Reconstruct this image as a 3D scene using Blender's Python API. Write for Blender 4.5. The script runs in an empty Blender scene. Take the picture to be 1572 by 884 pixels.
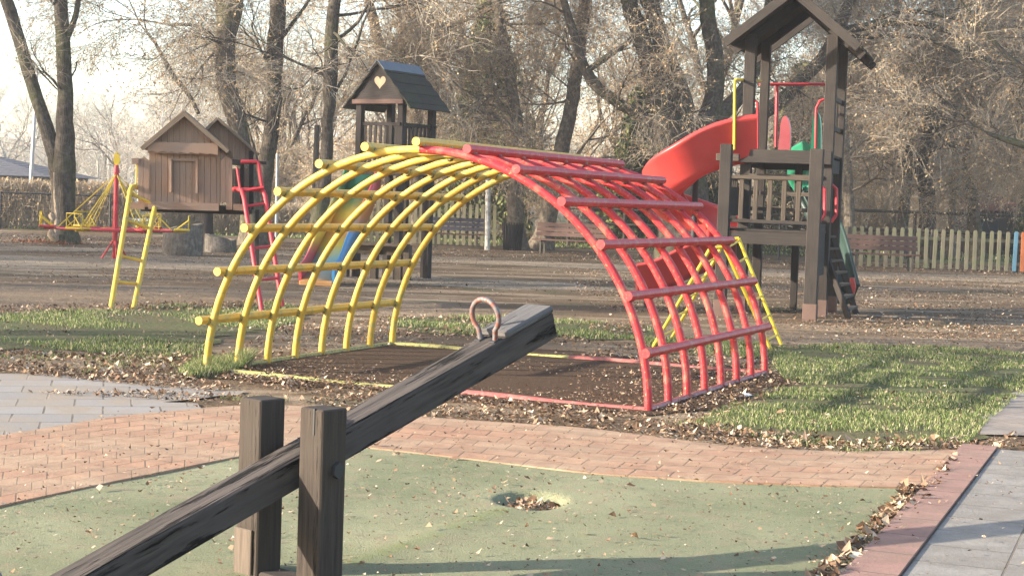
import bpy, math, random
import numpy as np
from mathutils import Vector, Matrix, noise as mnoise
R = math.radians
sc = bpy.context.scene
COL = sc.collection
rng = np.random.default_rng(7)
random.seed(7)

# ---------------------------------------------------------------- camera (solved from the climbing arch: 57 mm lens, 1.6 m eye height)
F_PX, PITCH, ROLL, EYE = 2504.4, 0.054485, 0.035118, 1.6
cp, sp = math.cos(PITCH), math.sin(PITCH)
FW = np.array([0, cp, -sp]); UP = np.array([0, sp, cp]); RT = np.array([1., 0, 0])
cr, sr = math.cos(ROLL), math.sin(ROLL)
cam = bpy.data.cameras.new('camera'); cam_o = bpy.data.objects.new('camera', cam); COL.objects.link(cam_o)
cam.sensor_width = 36; cam.lens = F_PX / 1572 * 36; cam.clip_end = 2000; cam.clip_start = 0.05
cx_ = cr * RT + sr * UP; cy_ = -sr * RT + cr * UP; cz_ = -FW
M = Matrix(((cx_[0], cy_[0], cz_[0], 0), (cx_[1], cy_[1], cz_[1], 0), (cx_[2], cy_[2], cz_[2], EYE), (0, 0, 0, 1)))
cam_o.matrix_world = M
sc.camera = cam_o

# ---------------------------------------------------------------- sky, sun, exposure
SUN_EL, SUN_DIR = R(17), np.array([-0.97, -0.24])          # low winter sun from the left
w = bpy.data.worlds.new('World'); sc.world = w; w.use_nodes = True
nt = w.node_tree; nt.nodes.clear()
sky = nt.nodes.new('ShaderNodeTexSky'); sky.sky_type = 'NISHITA'; sky.sun_disc = False
sky.sun_elevation = SUN_EL
sky.sun_rotation = math.atan2(SUN_DIR[0], SUN_DIR[1])
sky.air_density = 1.0; sky.dust_density = 1.5; sky.ozone_density = 1.0
bg = nt.nodes.new('ShaderNodeBackground'); bg.inputs[1].default_value = 0.15
wo = nt.nodes.new('ShaderNodeOutputWorld')
nt.links.new(sky.outputs[0], bg.inputs[0]); nt.links.new(bg.outputs[0], wo.inputs[0])
sun = bpy.data.lights.new('sun', 'SUN'); sun.energy = 5.0; sun.angle = R(0.55); sun.color = (1.0, 0.90, 0.74)
sun_o = bpy.data.objects.new('sun', sun); COL.objects.link(sun_o)
sd = Vector((SUN_DIR[0] * math.cos(SUN_EL), SUN_DIR[1] * math.cos(SUN_EL), math.sin(SUN_EL)))
sun_o.rotation_euler = sd.to_track_quat('Z', 'Y').to_euler()
sc.view_settings.view_transform = 'Standard'; sc.view_settings.look = 'None'
sc.view_settings.exposure = 1.82; sc.view_settings.gamma = 1.0
sc.cycles.max_bounces = 5; sc.cycles.diffuse_bounces = 3; sc.cycles.use_denoising = True

# ---------------------------------------------------------------- measuring: photo pixel -> place in the world
def ray(x, y):
    x = x - 786; y = y - 442
    u = x * cr + y * sr; v = -x * sr + y * cr
    return FW + RT * u / F_PX - UP * v / F_PX
def gp(x, y, z=0.0):
    d = ray(x, y); return d * ((z - EYE) / d[2]) + np.array([0, 0, EYE])
def at(x, y, Y):
    d = ray(x, y); return d * (Y / d[1]) + np.array([0, 0, EYE])
def gpoly(pts): return np.array([gp(*p)[:2] for p in pts])

# ---------------------------------------------------------------- mesh builder
def nrm(v):
    v = np.asarray(v, float); return v / (np.linalg.norm(v) + 1e-12)
class MB:
    def __init__(s): s.v = []; s.uv = []; s.f = []; s.n = 0
    def add(s, V, Fa, uv=None, smooth=False, mat=0):
        V = np.asarray(V, float); Fa = np.asarray(Fa, int)
        s.v.append(V); s.uv.append(np.zeros((len(V), 2)) if uv is None else np.asarray(uv, float))
        s.f.append((Fa + s.n, smooth, mat)); s.n += len(V)
    def poly(s, V, faces, **k):                          # mixed faces as fans of triangles
        t = []
        for f in faces:
            for i in range(1, len(f) - 1): t.append((f[0], f[i], f[i + 1]))
        s.add(V, t, **k)
    def box(s, c, size, X=(1, 0, 0), Y=(0, 1, 0), Z=(0, 0, 1), bevel=0.0, mat=0):
        X, Y, Z = nrm(X), nrm(Y), nrm(Z); c = np.asarray(c, float); h = np.asarray(size, float) / 2
        ax = [X, Y, Z]; L = int(np.argmax(h)); bv = min(bevel, h.min() * 0.9)
        V = []; uv = []; Fc = []
        for a in range(3):
            b, d = (a + 1) % 3, (a + 2) % 3
            for sg in (1, -1):
                q = [(-1, -1), (1, -1), (1, 1), (-1, 1)]
                if sg < 0: q = q[::-1]
                k = len(V)
                for i, j in q:
                    V.append(c + ax[a] * sg * h[a] + ax[b] * i * (h[b] - bv) + ax[d] * j * (h[d] - bv))
                    pb, pd = i * h[b], j * h[d]
                    off = a * 3.1 + sg
                    if L == b: uv.append((pb, pd + off))
                    elif L == d: uv.append((pd, pb + off))
                    else: uv.append((pb, pd + off))
                Fc.append((k, k + 1, k + 2, k + 3))
        s.add(V, Fc, uv, mat=mat)
        if bv > 0:                                          # chamfers along the twelve edges and eight corners
            V = []; Fc = []
            for a in range(3):
                b, d = (a + 1) % 3, (a + 2) % 3
                for i in (-1, 1):
                    for j in (-1, 1):
                        k = len(V)
                        def pt(e, w_):
                            if w_ == 0: return c + ax[a] * e * (h[a] - bv) + ax[b] * i * h[b] + ax[d] * j * (h[d] - bv)
                            return c + ax[a] * e * (h[a] - bv) + ax[b] * i * (h[b] - bv) + ax[d] * j * h[d]
                        V += [pt(-1, 0), pt(1, 0), pt(1, 1), pt(-1, 1)]
                        Fc.append((k, k + 1, k + 2, k + 3) if i * j > 0 else (k + 3, k + 2, k + 1, k))
            uvv = [(0, 0)] * len(V)
            s.add(V, Fc, uvv, mat=mat)
            V = []; Fc = []
            for i in (-1, 1):
                for j in (-1, 1):
                    for l in (-1, 1):
                        k = len(V)
                        V += [c + X * i * h[0] + Y * j * (h[1] - bv) + Z * l * (h[2] - bv),
                              c + X * i * (h[0] - bv) + Y * j * h[1] + Z * l * (h[2] - bv),
                              c + X * i * (h[0] - bv) + Y * j * (h[1] - bv) + Z * l * h[2]]
                        Fc.append((k, k + 1, k + 2) if i * j * l > 0 else (k + 2, k + 1, k))
            s.add(V, Fc, mat=mat)
    def bar(s, p, q, w_, t, up=(0, 0, 1), bevel=0.0, mat=0):      # a beam from p to q; w_ across, t along up
        p, q = np.asarray(p, float), np.asarray(q, float); X = nrm(q - p)
        Y = np.cross(up, X)
        if np.linalg.norm(Y) < 1e-4: Y = np.cross((0, 1, 0), X)
        Y = nrm(Y); Z = np.cross(X, Y)
        s.box((p + q) / 2, (np.linalg.norm(q - p), w_, t), X, Y, Z, bevel, mat)
    def tube(s, P, r, n=8, caps=True, smooth=True, mat=0, closed=False, rough=0.0):
        P = np.asarray(P, float); m = len(P); r = np.broadcast_to(np.asarray(r, float), (m,))
        if closed: T = np.roll(P, -1, 0) - np.roll(P, 1, 0)
        else: T = np.gradient(P, axis=0)
        T /= (np.linalg.norm(T, axis=1, keepdims=True) + 1e-12)
        a = np.array([0, 0, 1.]) if abs(T[0][2]) < .9 else np.array([1., 0, 0])
        N = np.zeros_like(P); x = nrm(np.cross(T[0], a)); N[0] = x
        for i in range(1, m):
            x = N[i - 1] - T[i] * (N[i - 1] @ T[i]); N[i] = nrm(x)
        B = np.cross(T, N)
        th = np.linspace(0, 2 * np.pi, n + 1)
        rr = np.broadcast_to(r[:, None], (m, n + 1)).copy()
        if rough:
            k = rng.normal(0, rough, (m, n)); k = np.c_[k, k[:, :1]]; rr *= 1 + k
        V = P[:, None] + rr[..., None] * (np.cos(th)[None, :, None] * N[:, None] + np.sin(th)[None, :, None] * B[:, None])
        L = np.r_[0, np.cumsum(np.linalg.norm(np.diff(P, axis=0), axis=1))]
        uv = np.stack([np.broadcast_to(L[:, None], (m, n + 1)), np.broadcast_to((th * max(r.max(), .001))[None], (m, n + 1))], -1)
        i = np.arange(m - 1 if not closed else m); j = np.arange(n)
        I, J = np.meshgrid(i, j, indexing='ij'); I2 = (I + 1) % m
        Fq = np.stack([I * (n + 1) + J, I * (n + 1) + J + 1, I2 * (n + 1) + J + 1, I2 * (n + 1) + J], -1).reshape(-1, 4)
        s.add(V.reshape(-1, 3), Fq, uv.reshape(-1, 2), smooth, mat)
        if caps and not closed:
            for e, rev in ((0, True), (m - 1, False)):
                ring = V[e, :n]; idx = list(range(n))
                if rev: idx = idx[::-1]
                s.poly(ring, [idx], mat=mat)
    def prism(s, out, d, mat=0):                              # outline (k,3) pushed along the vector d
        A = np.asarray(out, float); B = A + np.asarray(d, float); k = len(A)
        s.poly(A, [list(range(k))[::-1]], mat=mat); s.poly(B, [list(range(k))], mat=mat)
        V = []; Fc = []
        for i in range(k):
            j = (i + 1) % k; n = len(V); V += [A[i], A[j], B[j], B[i]]; Fc.append((n, n + 1, n + 2, n + 3))
        s.add(V, Fc, mat=mat)
    def build(s, name, mats, parent=None, link=True):
        me = bpy.data.meshes.new(name)
        V = np.concatenate(s.v); UV = np.concatenate(s.uv)
        if parent is not None and not getattr(s, 'local', False):
            q = parent
            while q is not None: V = V - np.array(q.location); q = q.parent
        lv = []; ls = []; sm = []; mi = []; st = 0
        for Fa, smo, m_ in s.f:
            k = Fa.shape[1]; c = Fa.shape[0]
            lv.append(Fa.reshape(-1)); ls.append(st + np.arange(c) * k); st += c * k
            sm.append(np.full(c, smo)); mi.append(np.full(c, m_))
        lv = np.concatenate(lv).astype(np.int32); ls = np.concatenate(ls).astype(np.int32)
        me.vertices.add(len(V)); me.vertices.foreach_set('co', V.astype(np.float32).reshape(-1))
        me.loops.add(len(lv)); me.loops.foreach_set('vertex_index', lv)
        me.polygons.add(len(ls)); me.polygons.foreach_set('loop_start', ls)
        me.polygons.foreach_set('use_smooth', np.concatenate(sm)); me.polygons.foreach_set('material_index', np.concatenate(mi).astype(np.int32))
        ul = me.uv_layers.new(name='UVMap'); ul.data.foreach_set('uv', UV[lv].astype(np.float32).reshape(-1))
        me.update(calc_edges=True)
        for m_ in (mats if isinstance(mats, (list, tuple)) else [mats]): me.materials.append(m_)
        o = bpy.data.objects.new(name, me)
        if link: COL.objects.link(o)
        if parent is not None: o.parent = parent
        return o
class LMB(MB): local = True                                 # shapes given in the parent's own frame

def tag(o, label=None, cat=None, group=None, kind=None):
    if label: o['label'] = label
    if cat: o['category'] = cat
    if group: o['group'] = group
    if kind: o['kind'] = kind
    return o
def empty(name, loc, rz=0.0, **k):
    o = bpy.data.objects.new(name, None); COL.objects.link(o); o.location = tuple(float(c) for c in loc); o.rotation_euler = (0, 0, rz)
    o.empty_display_size = .2
    return tag(o, **k)
def copy_tree(o, parent=None):
    c = o.copy(); COL.objects.link(c)
    if parent is not None: c.parent = parent
    for ch in list(o.children): copy_tree(ch, c)
    return c

# ---------------------------------------------------------------- materials
class NT:
    def __init__(s, name):
        s.m = bpy.data.materials.new(name); s.m.use_nodes = True; s.t = s.m.node_tree; s.t.nodes.clear()
        s.o = s.n('ShaderNodeOutputMaterial'); s.b = s.n('ShaderNodeBsdfPrincipled'); s.l(s.b.outputs[0], s.o.inputs[0])
    def n(s, t, **k):
        x = s.t.nodes.new(t)
        for a, b in k.items(): setattr(x, a, b)
        return x
    def l(s, a, b): s.t.links.new(a, b)
    def coord(s, kind='Object', scale=(1, 1, 1), rot=(0, 0, 0)):
        c = s.n('ShaderNodeTexCoord'); m = s.n('ShaderNodeMapping'); s.l(c.outputs[kind], m.inputs[0])
        m.inputs['Scale'].default_value = scale; m.inputs['Rotation'].default_value = rot
        return m.outputs[0]
    def pos(s, scale=(1, 1, 1)):
        c = s.n('ShaderNodeNewGeometry'); m = s.n('ShaderNodeMapping'); s.l(c.outputs['Position'], m.inputs[0]); m.inputs['Scale'].default_value = scale
        return m.outputs[0]
    def island(s): return s.n('ShaderNodeNewGeometry').outputs['Random Per Island']
    def noise(s, vec, scale, detail=3, rough=.55, out=0):
        x = s.n('ShaderNodeTexNoise'); s.l(vec, x.inputs['Vector']); x.inputs['Scale'].default_value = scale
        x.inputs['Detail'].default_value = detail; x.inputs['Roughness'].default_value = rough
        return x.outputs[out]
    def ramp(s, fac, stops, interp='LINEAR'):
        x = s.n('ShaderNodeValToRGB'); s.l(fac, x.inputs[0]); e = x.color_ramp.elements; x.color_ramp.interpolation = interp
        while len(e) < len(stops): e.new(.5)
        for k, (p, c) in enumerate(stops):
            e[k].position = p; e[k].color = (*c, 1) if len(c) == 3 else c
        return x.outputs[0]
    def mask(s, fac, lo, hi):
        return s.ramp(fac, [(lo, (0, 0, 0)), (hi, (1, 1, 1))])
    def mix(s, fac, a, b, mode='MIX'):
        x = s.n('ShaderNodeMix'); x.data_type = 'RGBA'; x.blend_type = mode
        if isinstance(fac, (int, float)): x.inputs[0].default_value = fac
        else: s.l(fac, x.inputs[0])
        for k, c in ((6, a), (7, b)):
            if isinstance(c, tuple): x.inputs[k].default_value = (*c, 1)
            else: s.l(c, x.inputs[k])
        return x.outputs[2]
    def math(s, op, a, b=0.0):
        x = s.n('ShaderNodeMath'); x.operation = op
        for k, c in ((0, a), (1, b)):
            if isinstance(c, (int, float)): x.inputs[k].default_value = c
            else: s.l(c, x.inputs[k])
        return x.outputs[0]
    def fin(s, col, rough=.8, bump=None, bd=.01, bs=1.0, spec=.3, metal=0, transl=None):
        if isinstance(col, tuple): s.b.inputs['Base Color'].default_value = (*col, 1)
        else: s.l(col, s.b.inputs['Base Color'])
        if isinstance(rough, (int, float)): s.b.inputs['Roughness'].default_value = rough
        else: s.l(rough, s.b.inputs['Roughness'])
        s.b.inputs['Specular IOR Level'].default_value = spec; s.b.inputs['Metallic'].default_value = metal
        if bump is not None:
            x = s.n('ShaderNodeBump'); s.l(bump, x.inputs['Height']); x.inputs['Distance'].default_value = bd; x.inputs['Strength'].default_value = bs
            s.l(x.outputs[0], s.b.inputs['Normal'])
        if transl:
            t = s.n('ShaderNodeBsdfTranslucent'); s.l(col, t.inputs[0]) if not isinstance(col, tuple) else None
            a = s.n('ShaderNodeMixShader'); a.inputs[0].default_value = transl
            s.l(s.b.outputs[0], a.inputs[1]); s.l(t.outputs[0], a.inputs[2]); s.l(a.outputs[0], s.o.inputs[0])
        return s.m

def paint(name, c, chip=(.16, .07, .03), amt=.60, dark=.7, stain=None):
    t = NT(name); v = t.pos(); n1 = t.noise(v, 3.5, 4); n2 = t.noise(v, 38, 4, .7); n3 = t.noise(v, 9, 3)
    col = t.mix(n1, tuple(x * dark for x in c), tuple(min(1, x * 1.12) for x in c))
    if stain: col = t.mix(t.mask(n3, .52, .68), col, stain)
    col = t.mix(t.mask(n2, amt, amt + .06), col, chip)
    return t.fin(col, t.ramp(n2, [(.3, (.38,) * 3), (.7, (.62,) * 3)]), n2, .0025, .8, .35)
def wood(name, a, b, grey=None, crack=.62, rough=.85, scale=1.0, bd=.004, foot=None):
    t = NT(name); c = t.n('ShaderNodeTexCoord').outputs['UV']; isl = t.island()
    off = t.n('ShaderNodeCombineXYZ'); t.l(t.math('MULTIPLY', isl, 37.0), off.inputs[0]); t.l(t.math('MULTIPLY', isl, 11.0), off.inputs[1])
    ad = t.n('ShaderNodeVectorMath'); ad.operation = 'ADD'; t.l(c, ad.inputs[0]); t.l(off.outputs[0], ad.inputs[1])
    mp = t.n('ShaderNodeMapping'); t.l(ad.outputs[0], mp.inputs[0]); mp.inputs['Scale'].default_value = (2.2 * scale, 42 * scale, 1)
    g = t.noise(mp.outputs[0], 1.6, 6, .62)
    mp2 = t.n('ShaderNodeMapping'); t.l(ad.outputs[0], mp2.inputs[0]); mp2.inputs['Scale'].default_value = (1.1 * scale, 14 * scale, 1)
    cr2 = t.noise(mp2.outputs[0], 1.5, 5, .7)
    big = t.noise(t.pos(), 2.3, 3)
    col = t.mix(t.mask(g, .3, .7), a, b)
    col = t.mix(t.math('MULTIPLY', isl, .35), col, tuple(x * .6 for x in a))
    if grey: col = t.mix(t.mask(big, .42, .7), col, grey)
    col = t.mix(t.mask(cr2, crack, crack + .05), col, tuple(x * .25 for x in a))
    hgt = t.math('SUBTRACT', g, t.mask(cr2, crack, crack + .06))
    return t.fin(col, rough, hgt, bd, 1.0, .2)
def bark(name, a, b, moss=None, fine=1.0):
    t = NT(name); mp = t.coord('UV', (1.6 * fine, 7 * fine, 1)); n = t.noise(mp, 2.2, 6, .68); w1 = t.noise(t.pos(), .9, 3)
    col = t.mix(t.mask(n, .35, .68), a, b)
    if moss: col = t.mix(t.mask(w1, .48, .64), col, moss)
    n5 = t.noise(t.pos(), 7, 4, .7); col = t.mix(t.mask(n5, .45, .75), col, tuple(min(1, x * 1.5) for x in b))
    return t.fin(col, .95, n, .09, 1.0, .1)
def leafmat(name, stops, tr=.25):
    t = NT(name); c = t.ramp(t.island(), stops, 'LINEAR'); return t.fin(c, .8, spec=.2, transl=tr)

M_yel = paint('yellow_paint', (.60, .385, .05), (.16, .12, .06), .62, .72, (.33, .30, .09))
M_red = paint('red_paint', (.43, .030, .036), (.52, .20, .08), .60, .72, (.36, .10, .075))
M_redm = paint('red_metal', (.46, .03, .04), (.2, .05, .03), .70)
M_yelm = paint('yellow_metal', (.64, .44, .03), (.3, .2, .05), .70)
M_brownred = paint('brown_primer', (.13, .055, .04), (.08, .04, .03), .62)
M_seesaw = wood('seesaw_wood', (.028, .023, .020), (.105, .088, .078), (.066, .055, .050), .55, .92, .8, .010)
M_post = wood('post_wood', (.026, .020, .017), (.078, .060, .048), (.052, .042, .035), .58, .88, .8, .008)
M_sleeve = wood('sleeve_wood', (.09, .070, .055), (.16, .125, .10), None, .66, .85, 1.0, .004)
M_seat = wood('seat_wood', (.075, .070, .070), (.16, .150, .148), None, .60, .85, 1.0, .006)
M_house = wood('playhouse_wood', (.25, .15, .098), (.38, .245, .17), (.26, .185, .145), .68, .8)
M_houseroof = wood('playhouse_roof_wood', (.16, .115, .080), (.28, .205, .145), None, .66, .85)
M_dark = wood('dark_wood', (.022, .018, .017), (.055, .044, .038), None, .66, .85)
M_tower = wood('tower_wood', (.024, .020, .018), (.062, .050, .043), (.045, .037, .032), .66, .85)
M_towerl = wood('tower_light_wood', (.05, .039, .030), (.115, .088, .066), None, .66, .85)
M_roofd = wood('roof_board', (.024, .019, .016), (.062, .051, .042), (.042, .044, .024), .64, .9)
M_picket = wood('picket_wood', (.15, .128, .085), (.27, .235, .165), (.17, .175, .095), .70, .9)
M_bench = wood('bench_wood', (.085, .045, .035), (.15, .085, .066), None, .70, .7)
M_benchb = wood('bench_blue_wood', (.05, .045, .06), (.085, .075, .095), None, .70, .7)
M_rail = wood('rail_wood', (.06, .05, .04), (.13, .11, .09), None, .66, .9)
M_barkd = bark('bark_dark', (.034, .028, .023), (.12, .098, .078), (.085, .085, .042))
M_barkl = bark('bark_light', (.085, .068, .052), (.24, .195, .15), None)
M_barkm = bark('bark_mid', (.055, .044, .035), (.17, .138, .108), (.10, .095, .05))
M_birch = bark('bark_pale', (.30, .28, .25), (.55, .52, .47), None, .6)
def flat(name, c, r=.7, metal=0, nz=0.25):
    t = NT(name); n = t.noise(t.pos(), 6, 4); return t.fin(t.mix(n, tuple(x * (1 - nz) for x in c), tuple(x * (1 + nz) for x in c)), r, metal=metal, spec=.3)
M_twig = flat('twig_bark', (.33, .275, .21), .9)
M_twigg = flat('twig_grey', (.42, .38, .33), .9)
M_tan = leafmat('dry_leaf', [(0, (.22, .12, .06)), (.35, (.40, .25, .12)), (.7, (.54, .38, .21)), (1, (.72, .58, .40))], .35)
M_litter = leafmat('leaf_litter', [(0, (.040, .026, .018)), (.30, (.12, .065, .036)), (.58, (.27, .17, .105)), (.86, (.40, .295, .20)), (1, (.56, .47, .37))], .08)
M_green = leafmat('evergreen_leaf', [(0, (.035, .05, .02)), (.6, (.10, .115, .04)), (1, (.19, .18, .07))], .15)
M_blade = leafmat('grass_blade', [(0, (.055, .075, .028)), (.38, (.12, .165, .045)), (.68, (.22, .26, .095)), (.84, (.34, .31, .17)), (1, (.50, .43, .28))], .3)
M_metal = flat('galvanised_steel', (.32, .32, .33), .5, .6)
M_pole = flat('pale_pole_paint', (.50, .50, .52), .5)
M_dmetal = flat('dark_steel', (.03, .03, .032), .6)

# ---------------------------------------------------------------- zones of the ground, measured in the photo
from functools import lru_cache
def inside(poly, X, Y):
    x, y = np.asarray(X), np.asarray(Y); c = np.zeros(x.shape, bool); j = len(poly) - 1
    for i in range(len(poly)):
        xi, yi = poly[i]; xj, yj = poly[j]
        k = ((yi > y) != (yj > y)) & (x < (xj - xi) * (y - yi) / (yj - yi + 1e-12) + xi)
        c ^= k; j = i
    return c
low = [(-260, 840), (0, 775), (180, 737), (365, 700), (450, 686), (540, 683), (700, 701), (900, 725), (1100, 738), (1280, 745), (1421, 748)]
upp = [(-260, 705), (0, 668), (180, 638), (365, 621), (450, 621), (540, 630), (700, 643), (900, 656), (1100, 682), (1290, 693), (1477, 690)]
Z_rubber = gpoly(low + [(1300, 886), (1210, 1010), (1000, 1250), (-700, 1250), (-500, 890)])
Z_arch = gpoly([(300, 577), (600, 525), (890, 540), (1185, 568), (1215, 585), (1120, 625), (990, 637), (700, 612)])
Z_g1 = gpoly([(-160, 486), (60, 478), (170, 476), (300, 468), (420, 466), (470, 478), (440, 500), (330, 520), (310, 545), (240, 550), (120, 540), (-160, 538)])
Z_g2 = gpoly([(600, 488), (700, 486), (830, 490), (900, 495), (1000, 500), (1000, 523), (900, 521), (820, 516), (700, 515), (610, 508)])
Z_g3 = gpoly([(1190, 536), (1300, 530), (1450, 535), (1572, 543), (1700, 556), (1640, 575), (1560, 608), (1515, 645), (1480, 682), (1400, 681), (1290, 683), (1180, 672), (1060, 652), (1130, 622), (1215, 592), (1190, 560)])
Z_g4 = gpoly([(275, 575), (300, 560), (370, 553), (385, 565), (340, 578), (290, 583)])
Z_g5 = gpoly([(985, 520), (1180, 530), (1180, 552), (985, 540)])

# ---------------------------------------------------------------- ground
def grid_axis(parts):
    a = []
    for lo, hi, st in parts: a += list(np.arange(lo, hi, st))
    return np.array(a + [parts[-1][1]])
gx = grid_axis([(-400, -60, 40), (-60, -8, 4), (-8, 6, .15), (6, 60, 4), (60, 400, 40)])
gy = grid_axis([(-60, 2, 6), (2, 14, .15), (14, 60, 2.5), (60, 500, 40)])
GX, GY = np.meshgrid(gx, gy, indexing='ij')
cen = Z_rubber.mean(0); shr = cen + (Z_rubber - cen) * 0.955
GZ = np.where(inside(shr, GX, GY), -0.14, 0.0)
nx_, ny_ = len(gx), len(gy)
I, J = np.meshgrid(np.arange(nx_ - 1), np.arange(ny_ - 1), indexing='ij')
Q = np.stack([I * ny_ + J, (I + 1) * ny_ + J, (I + 1) * ny_ + J + 1, I * ny_ + J + 1], -1).reshape(-1, 4)
t = NT('soil'); v = t.pos(); n1 = t.noise(v, .55, 5, .6); n2 = t.noise(v, 26, 5, .7); n3 = t.noise(v, 5, 4, .6)
vs = t.pos((.35, 1.4, 1)); n4 = t.noise(vs, .9, 4, .6)
c = t.mix(t.mask(n2, .35, .7), (.075, .050, .032), (.20, .138, .085))
c = t.mix(t.mask(n4, .48, .62), c, t.mix(n3, (.22, .165, .11), (.31, .235, .16)))
c = t.mix(t.mask(n1, .56, .66), c, t.mix(n3, (.10, .075, .05), (.085, .09, .045)))
M_soil = t.fin(c, .95, t.math('ADD', n2, n3), .03, 1.0, .1)
g = MB(); g.add(np.stack([GX, GY, GZ], -1).reshape(-1, 3), Q); tag(g.build('ground', M_soil), kind='structure')

def sheet(name, poly, z, mat, jit=.06, step=.25, thick=0):       # a flat sheet with a slightly ragged outline
    pts = []
    for i in range(len(poly)):
        a, b = np.array(poly[i]), np.array(poly[(i + 1) % len(poly)]); L = np.linalg.norm(b - a); k = max(1, int(L / step))
        for q in range(k): pts.append(a + (b - a) * q / k + rng.normal(0, jit, 2) * (1 if jit else 0))
    from mathutils.geometry import tessellate_polygon
    P3 = [Vector((p[0], p[1], 0)) for p in pts]; tr = tessellate_polygon([P3])
    V = np.array([[p[0], p[1], z] for p in pts]); tr = np.array(tr)
    a = V[tr[:, 0]]; b = V[tr[:, 1]]; c_ = V[tr[:, 2]]
    fl = np.cross(b - a, c_ - a)[:, 2] < 0; tr[fl] = tr[fl][:, ::-1]
    m = MB(); m.add(V, tr)
    return m.build(name, mat)
def pathmat(name, a, b, spot):
    t = NT(name); v = t.pos(); n1 = t.noise(t.pos((.4, 1.3, 1)), 1.1, 5, .6); n2 = t.noise(v, 30, 4, .7)
    c = t.mix(t.mask(n1, .35, .7), a, b); c = t.mix(t.mask(n2, .46, .62), c, spot); c = t.mix(t.mask(t.noise(v, 4, 5, .7), .5, .62), c, tuple(x * 1.2 for x in spot))
    return t.fin(c, .95, t.math('ADD', n2, t.noise(v, 5, 4)), .035, 1, .1)
M_path = pathmat('path_dust', (.18, .13, .088), (.31, .23, .155), (.11, .08, .055))
M_path2 = pathmat('path_pale', (.24, .185, .13), (.40, .325, .24), (.15, .115, .08))
t = NT('lawn_soil'); v = t.pos(); n = t.noise(v, 14, 5, .7); n1 = t.noise(v, 1.5, 3)
M_lawn = t.fin(t.mix(t.mask(n1, .35, .65), t.mix(n, (.06, .065, .028), (.11, .125, .05)), t.mix(n, (.075, .055, .035), (.13, .12, .06))), .95, n, .03, 1, .1)
t = NT('mulch'); v = t.pos(); n = t.noise(v, 45, 5, .75); n1 = t.noise(v, 3, 3)
M_mulch = t.fin(t.mix(t.mask(n, .3, .75), (.036, .023, .015), (.13, .083, .052)), .95, n, .03, 1, .1)
def st(o): return tag(o, kind='structure')
st(sheet('dirt_path', gpoly([(-400, 432), (0, 432), (250, 440), (520, 452), (800, 478), (1000, 500), (1200, 512), (1572, 528), (2000, 545), (2000, 556), (1572, 540), (1200, 533), (1000, 520), (800, 500), (560, 486), (330, 478), (0, 474), (-400, 470)]), .005, M_path, .12, .6))
st(sheet('pale_path', gpoly([(-400, 398), (0, 392), (300, 394), (480, 402), (700, 428), (850, 434), (980, 446), (760, 446), (560, 432), (300, 414), (0, 412), (-400, 415)]), .005, M_path2, .2, 1.0))
st(sheet('far_path', gpoly([(-400, 372), (0, 378), (360, 383), (640, 394), (860, 403), (1200, 415), (1572, 425), (2000, 440), (2000, 452), (1572, 435), (1200, 426), (860, 411), (640, 402), (360, 389), (0, 386), (-400, 390)]), .009, M_path2, .15, 1.5))
far_lawn = np.array([(-120, 58), (-20, 54), (-2, 55.5), (30, 55.5), (120, 57), (160, 170), (-160, 170)])
st(sheet('far_lawn', far_lawn, .006, M_lawn, .3, 3))
M_road = pathmat('road_asphalt', (.30, .31, .33), (.40, .41, .43), (.25, .25, .26))
st(sheet('road', np.array([(-120, 72), (-4, 74), (-4, 80), (-120, 79)]), .012, M_road, 0, 5))
for nm, z_ in (('lawn_patch', Z_g1), ('lawn_patch', Z_g2), ('lawn_patch', Z_g3), ('lawn_patch', Z_g4), ('lawn_patch', Z_g5)):
    st(sheet(nm, z_, .008, M_lawn, .10, .2))
st(sheet('mulch_bed', Z_arch, .010, M_mulch, .05, .2))

# grey block paving on the left
t = NT('grey_paving'); v = t.coord('Object', (1, 1, 1), (0, 0, R(-14)))
bk = t.n('ShaderNodeTexBrick'); t.l(v, bk.inputs[0]); bk.inputs['Scale'].default_value = 1
bk.inputs['Brick Width'].default_value = .40; bk.inputs['Row Height'].default_value = .40; bk.inputs['Mortar Size'].default_value = .008; bk.inputs['Mortar Smooth'].default_value = .3
bk.inputs['Color1'].default_value = (.20, .185, .175, 1); bk.inputs['Color2'].default_value = (.27, .25, .235, 1); bk.inputs['Mortar'].default_value = (.07, .06, .05, 1)
n = t.noise(t.pos(), 2.2, 5, .6); n2 = t.noise(t.pos(), 40, 4)
c = t.mix(t.mask(n, .40, .60), bk.outputs[0], (.25, .205, .16)); c = t.mix(t.math('MULTIPLY', n2, .35), c, (.18, .16, .14))
M_grey = t.fin(c, .85, t.math('SUBTRACT', t.math('MULTIPLY', n2, .3), bk.outputs[1]), .006, 1, .2)
st(sheet('grey_paving', gpoly([(-500, 590), (-100, 576), (40, 574), (140, 583), (260, 594), (372, 602), (345, 612), (255, 618), (320, 628), (200, 648), (0, 678), (-300, 725)]), .012, M_grey, .05, .2))

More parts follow.
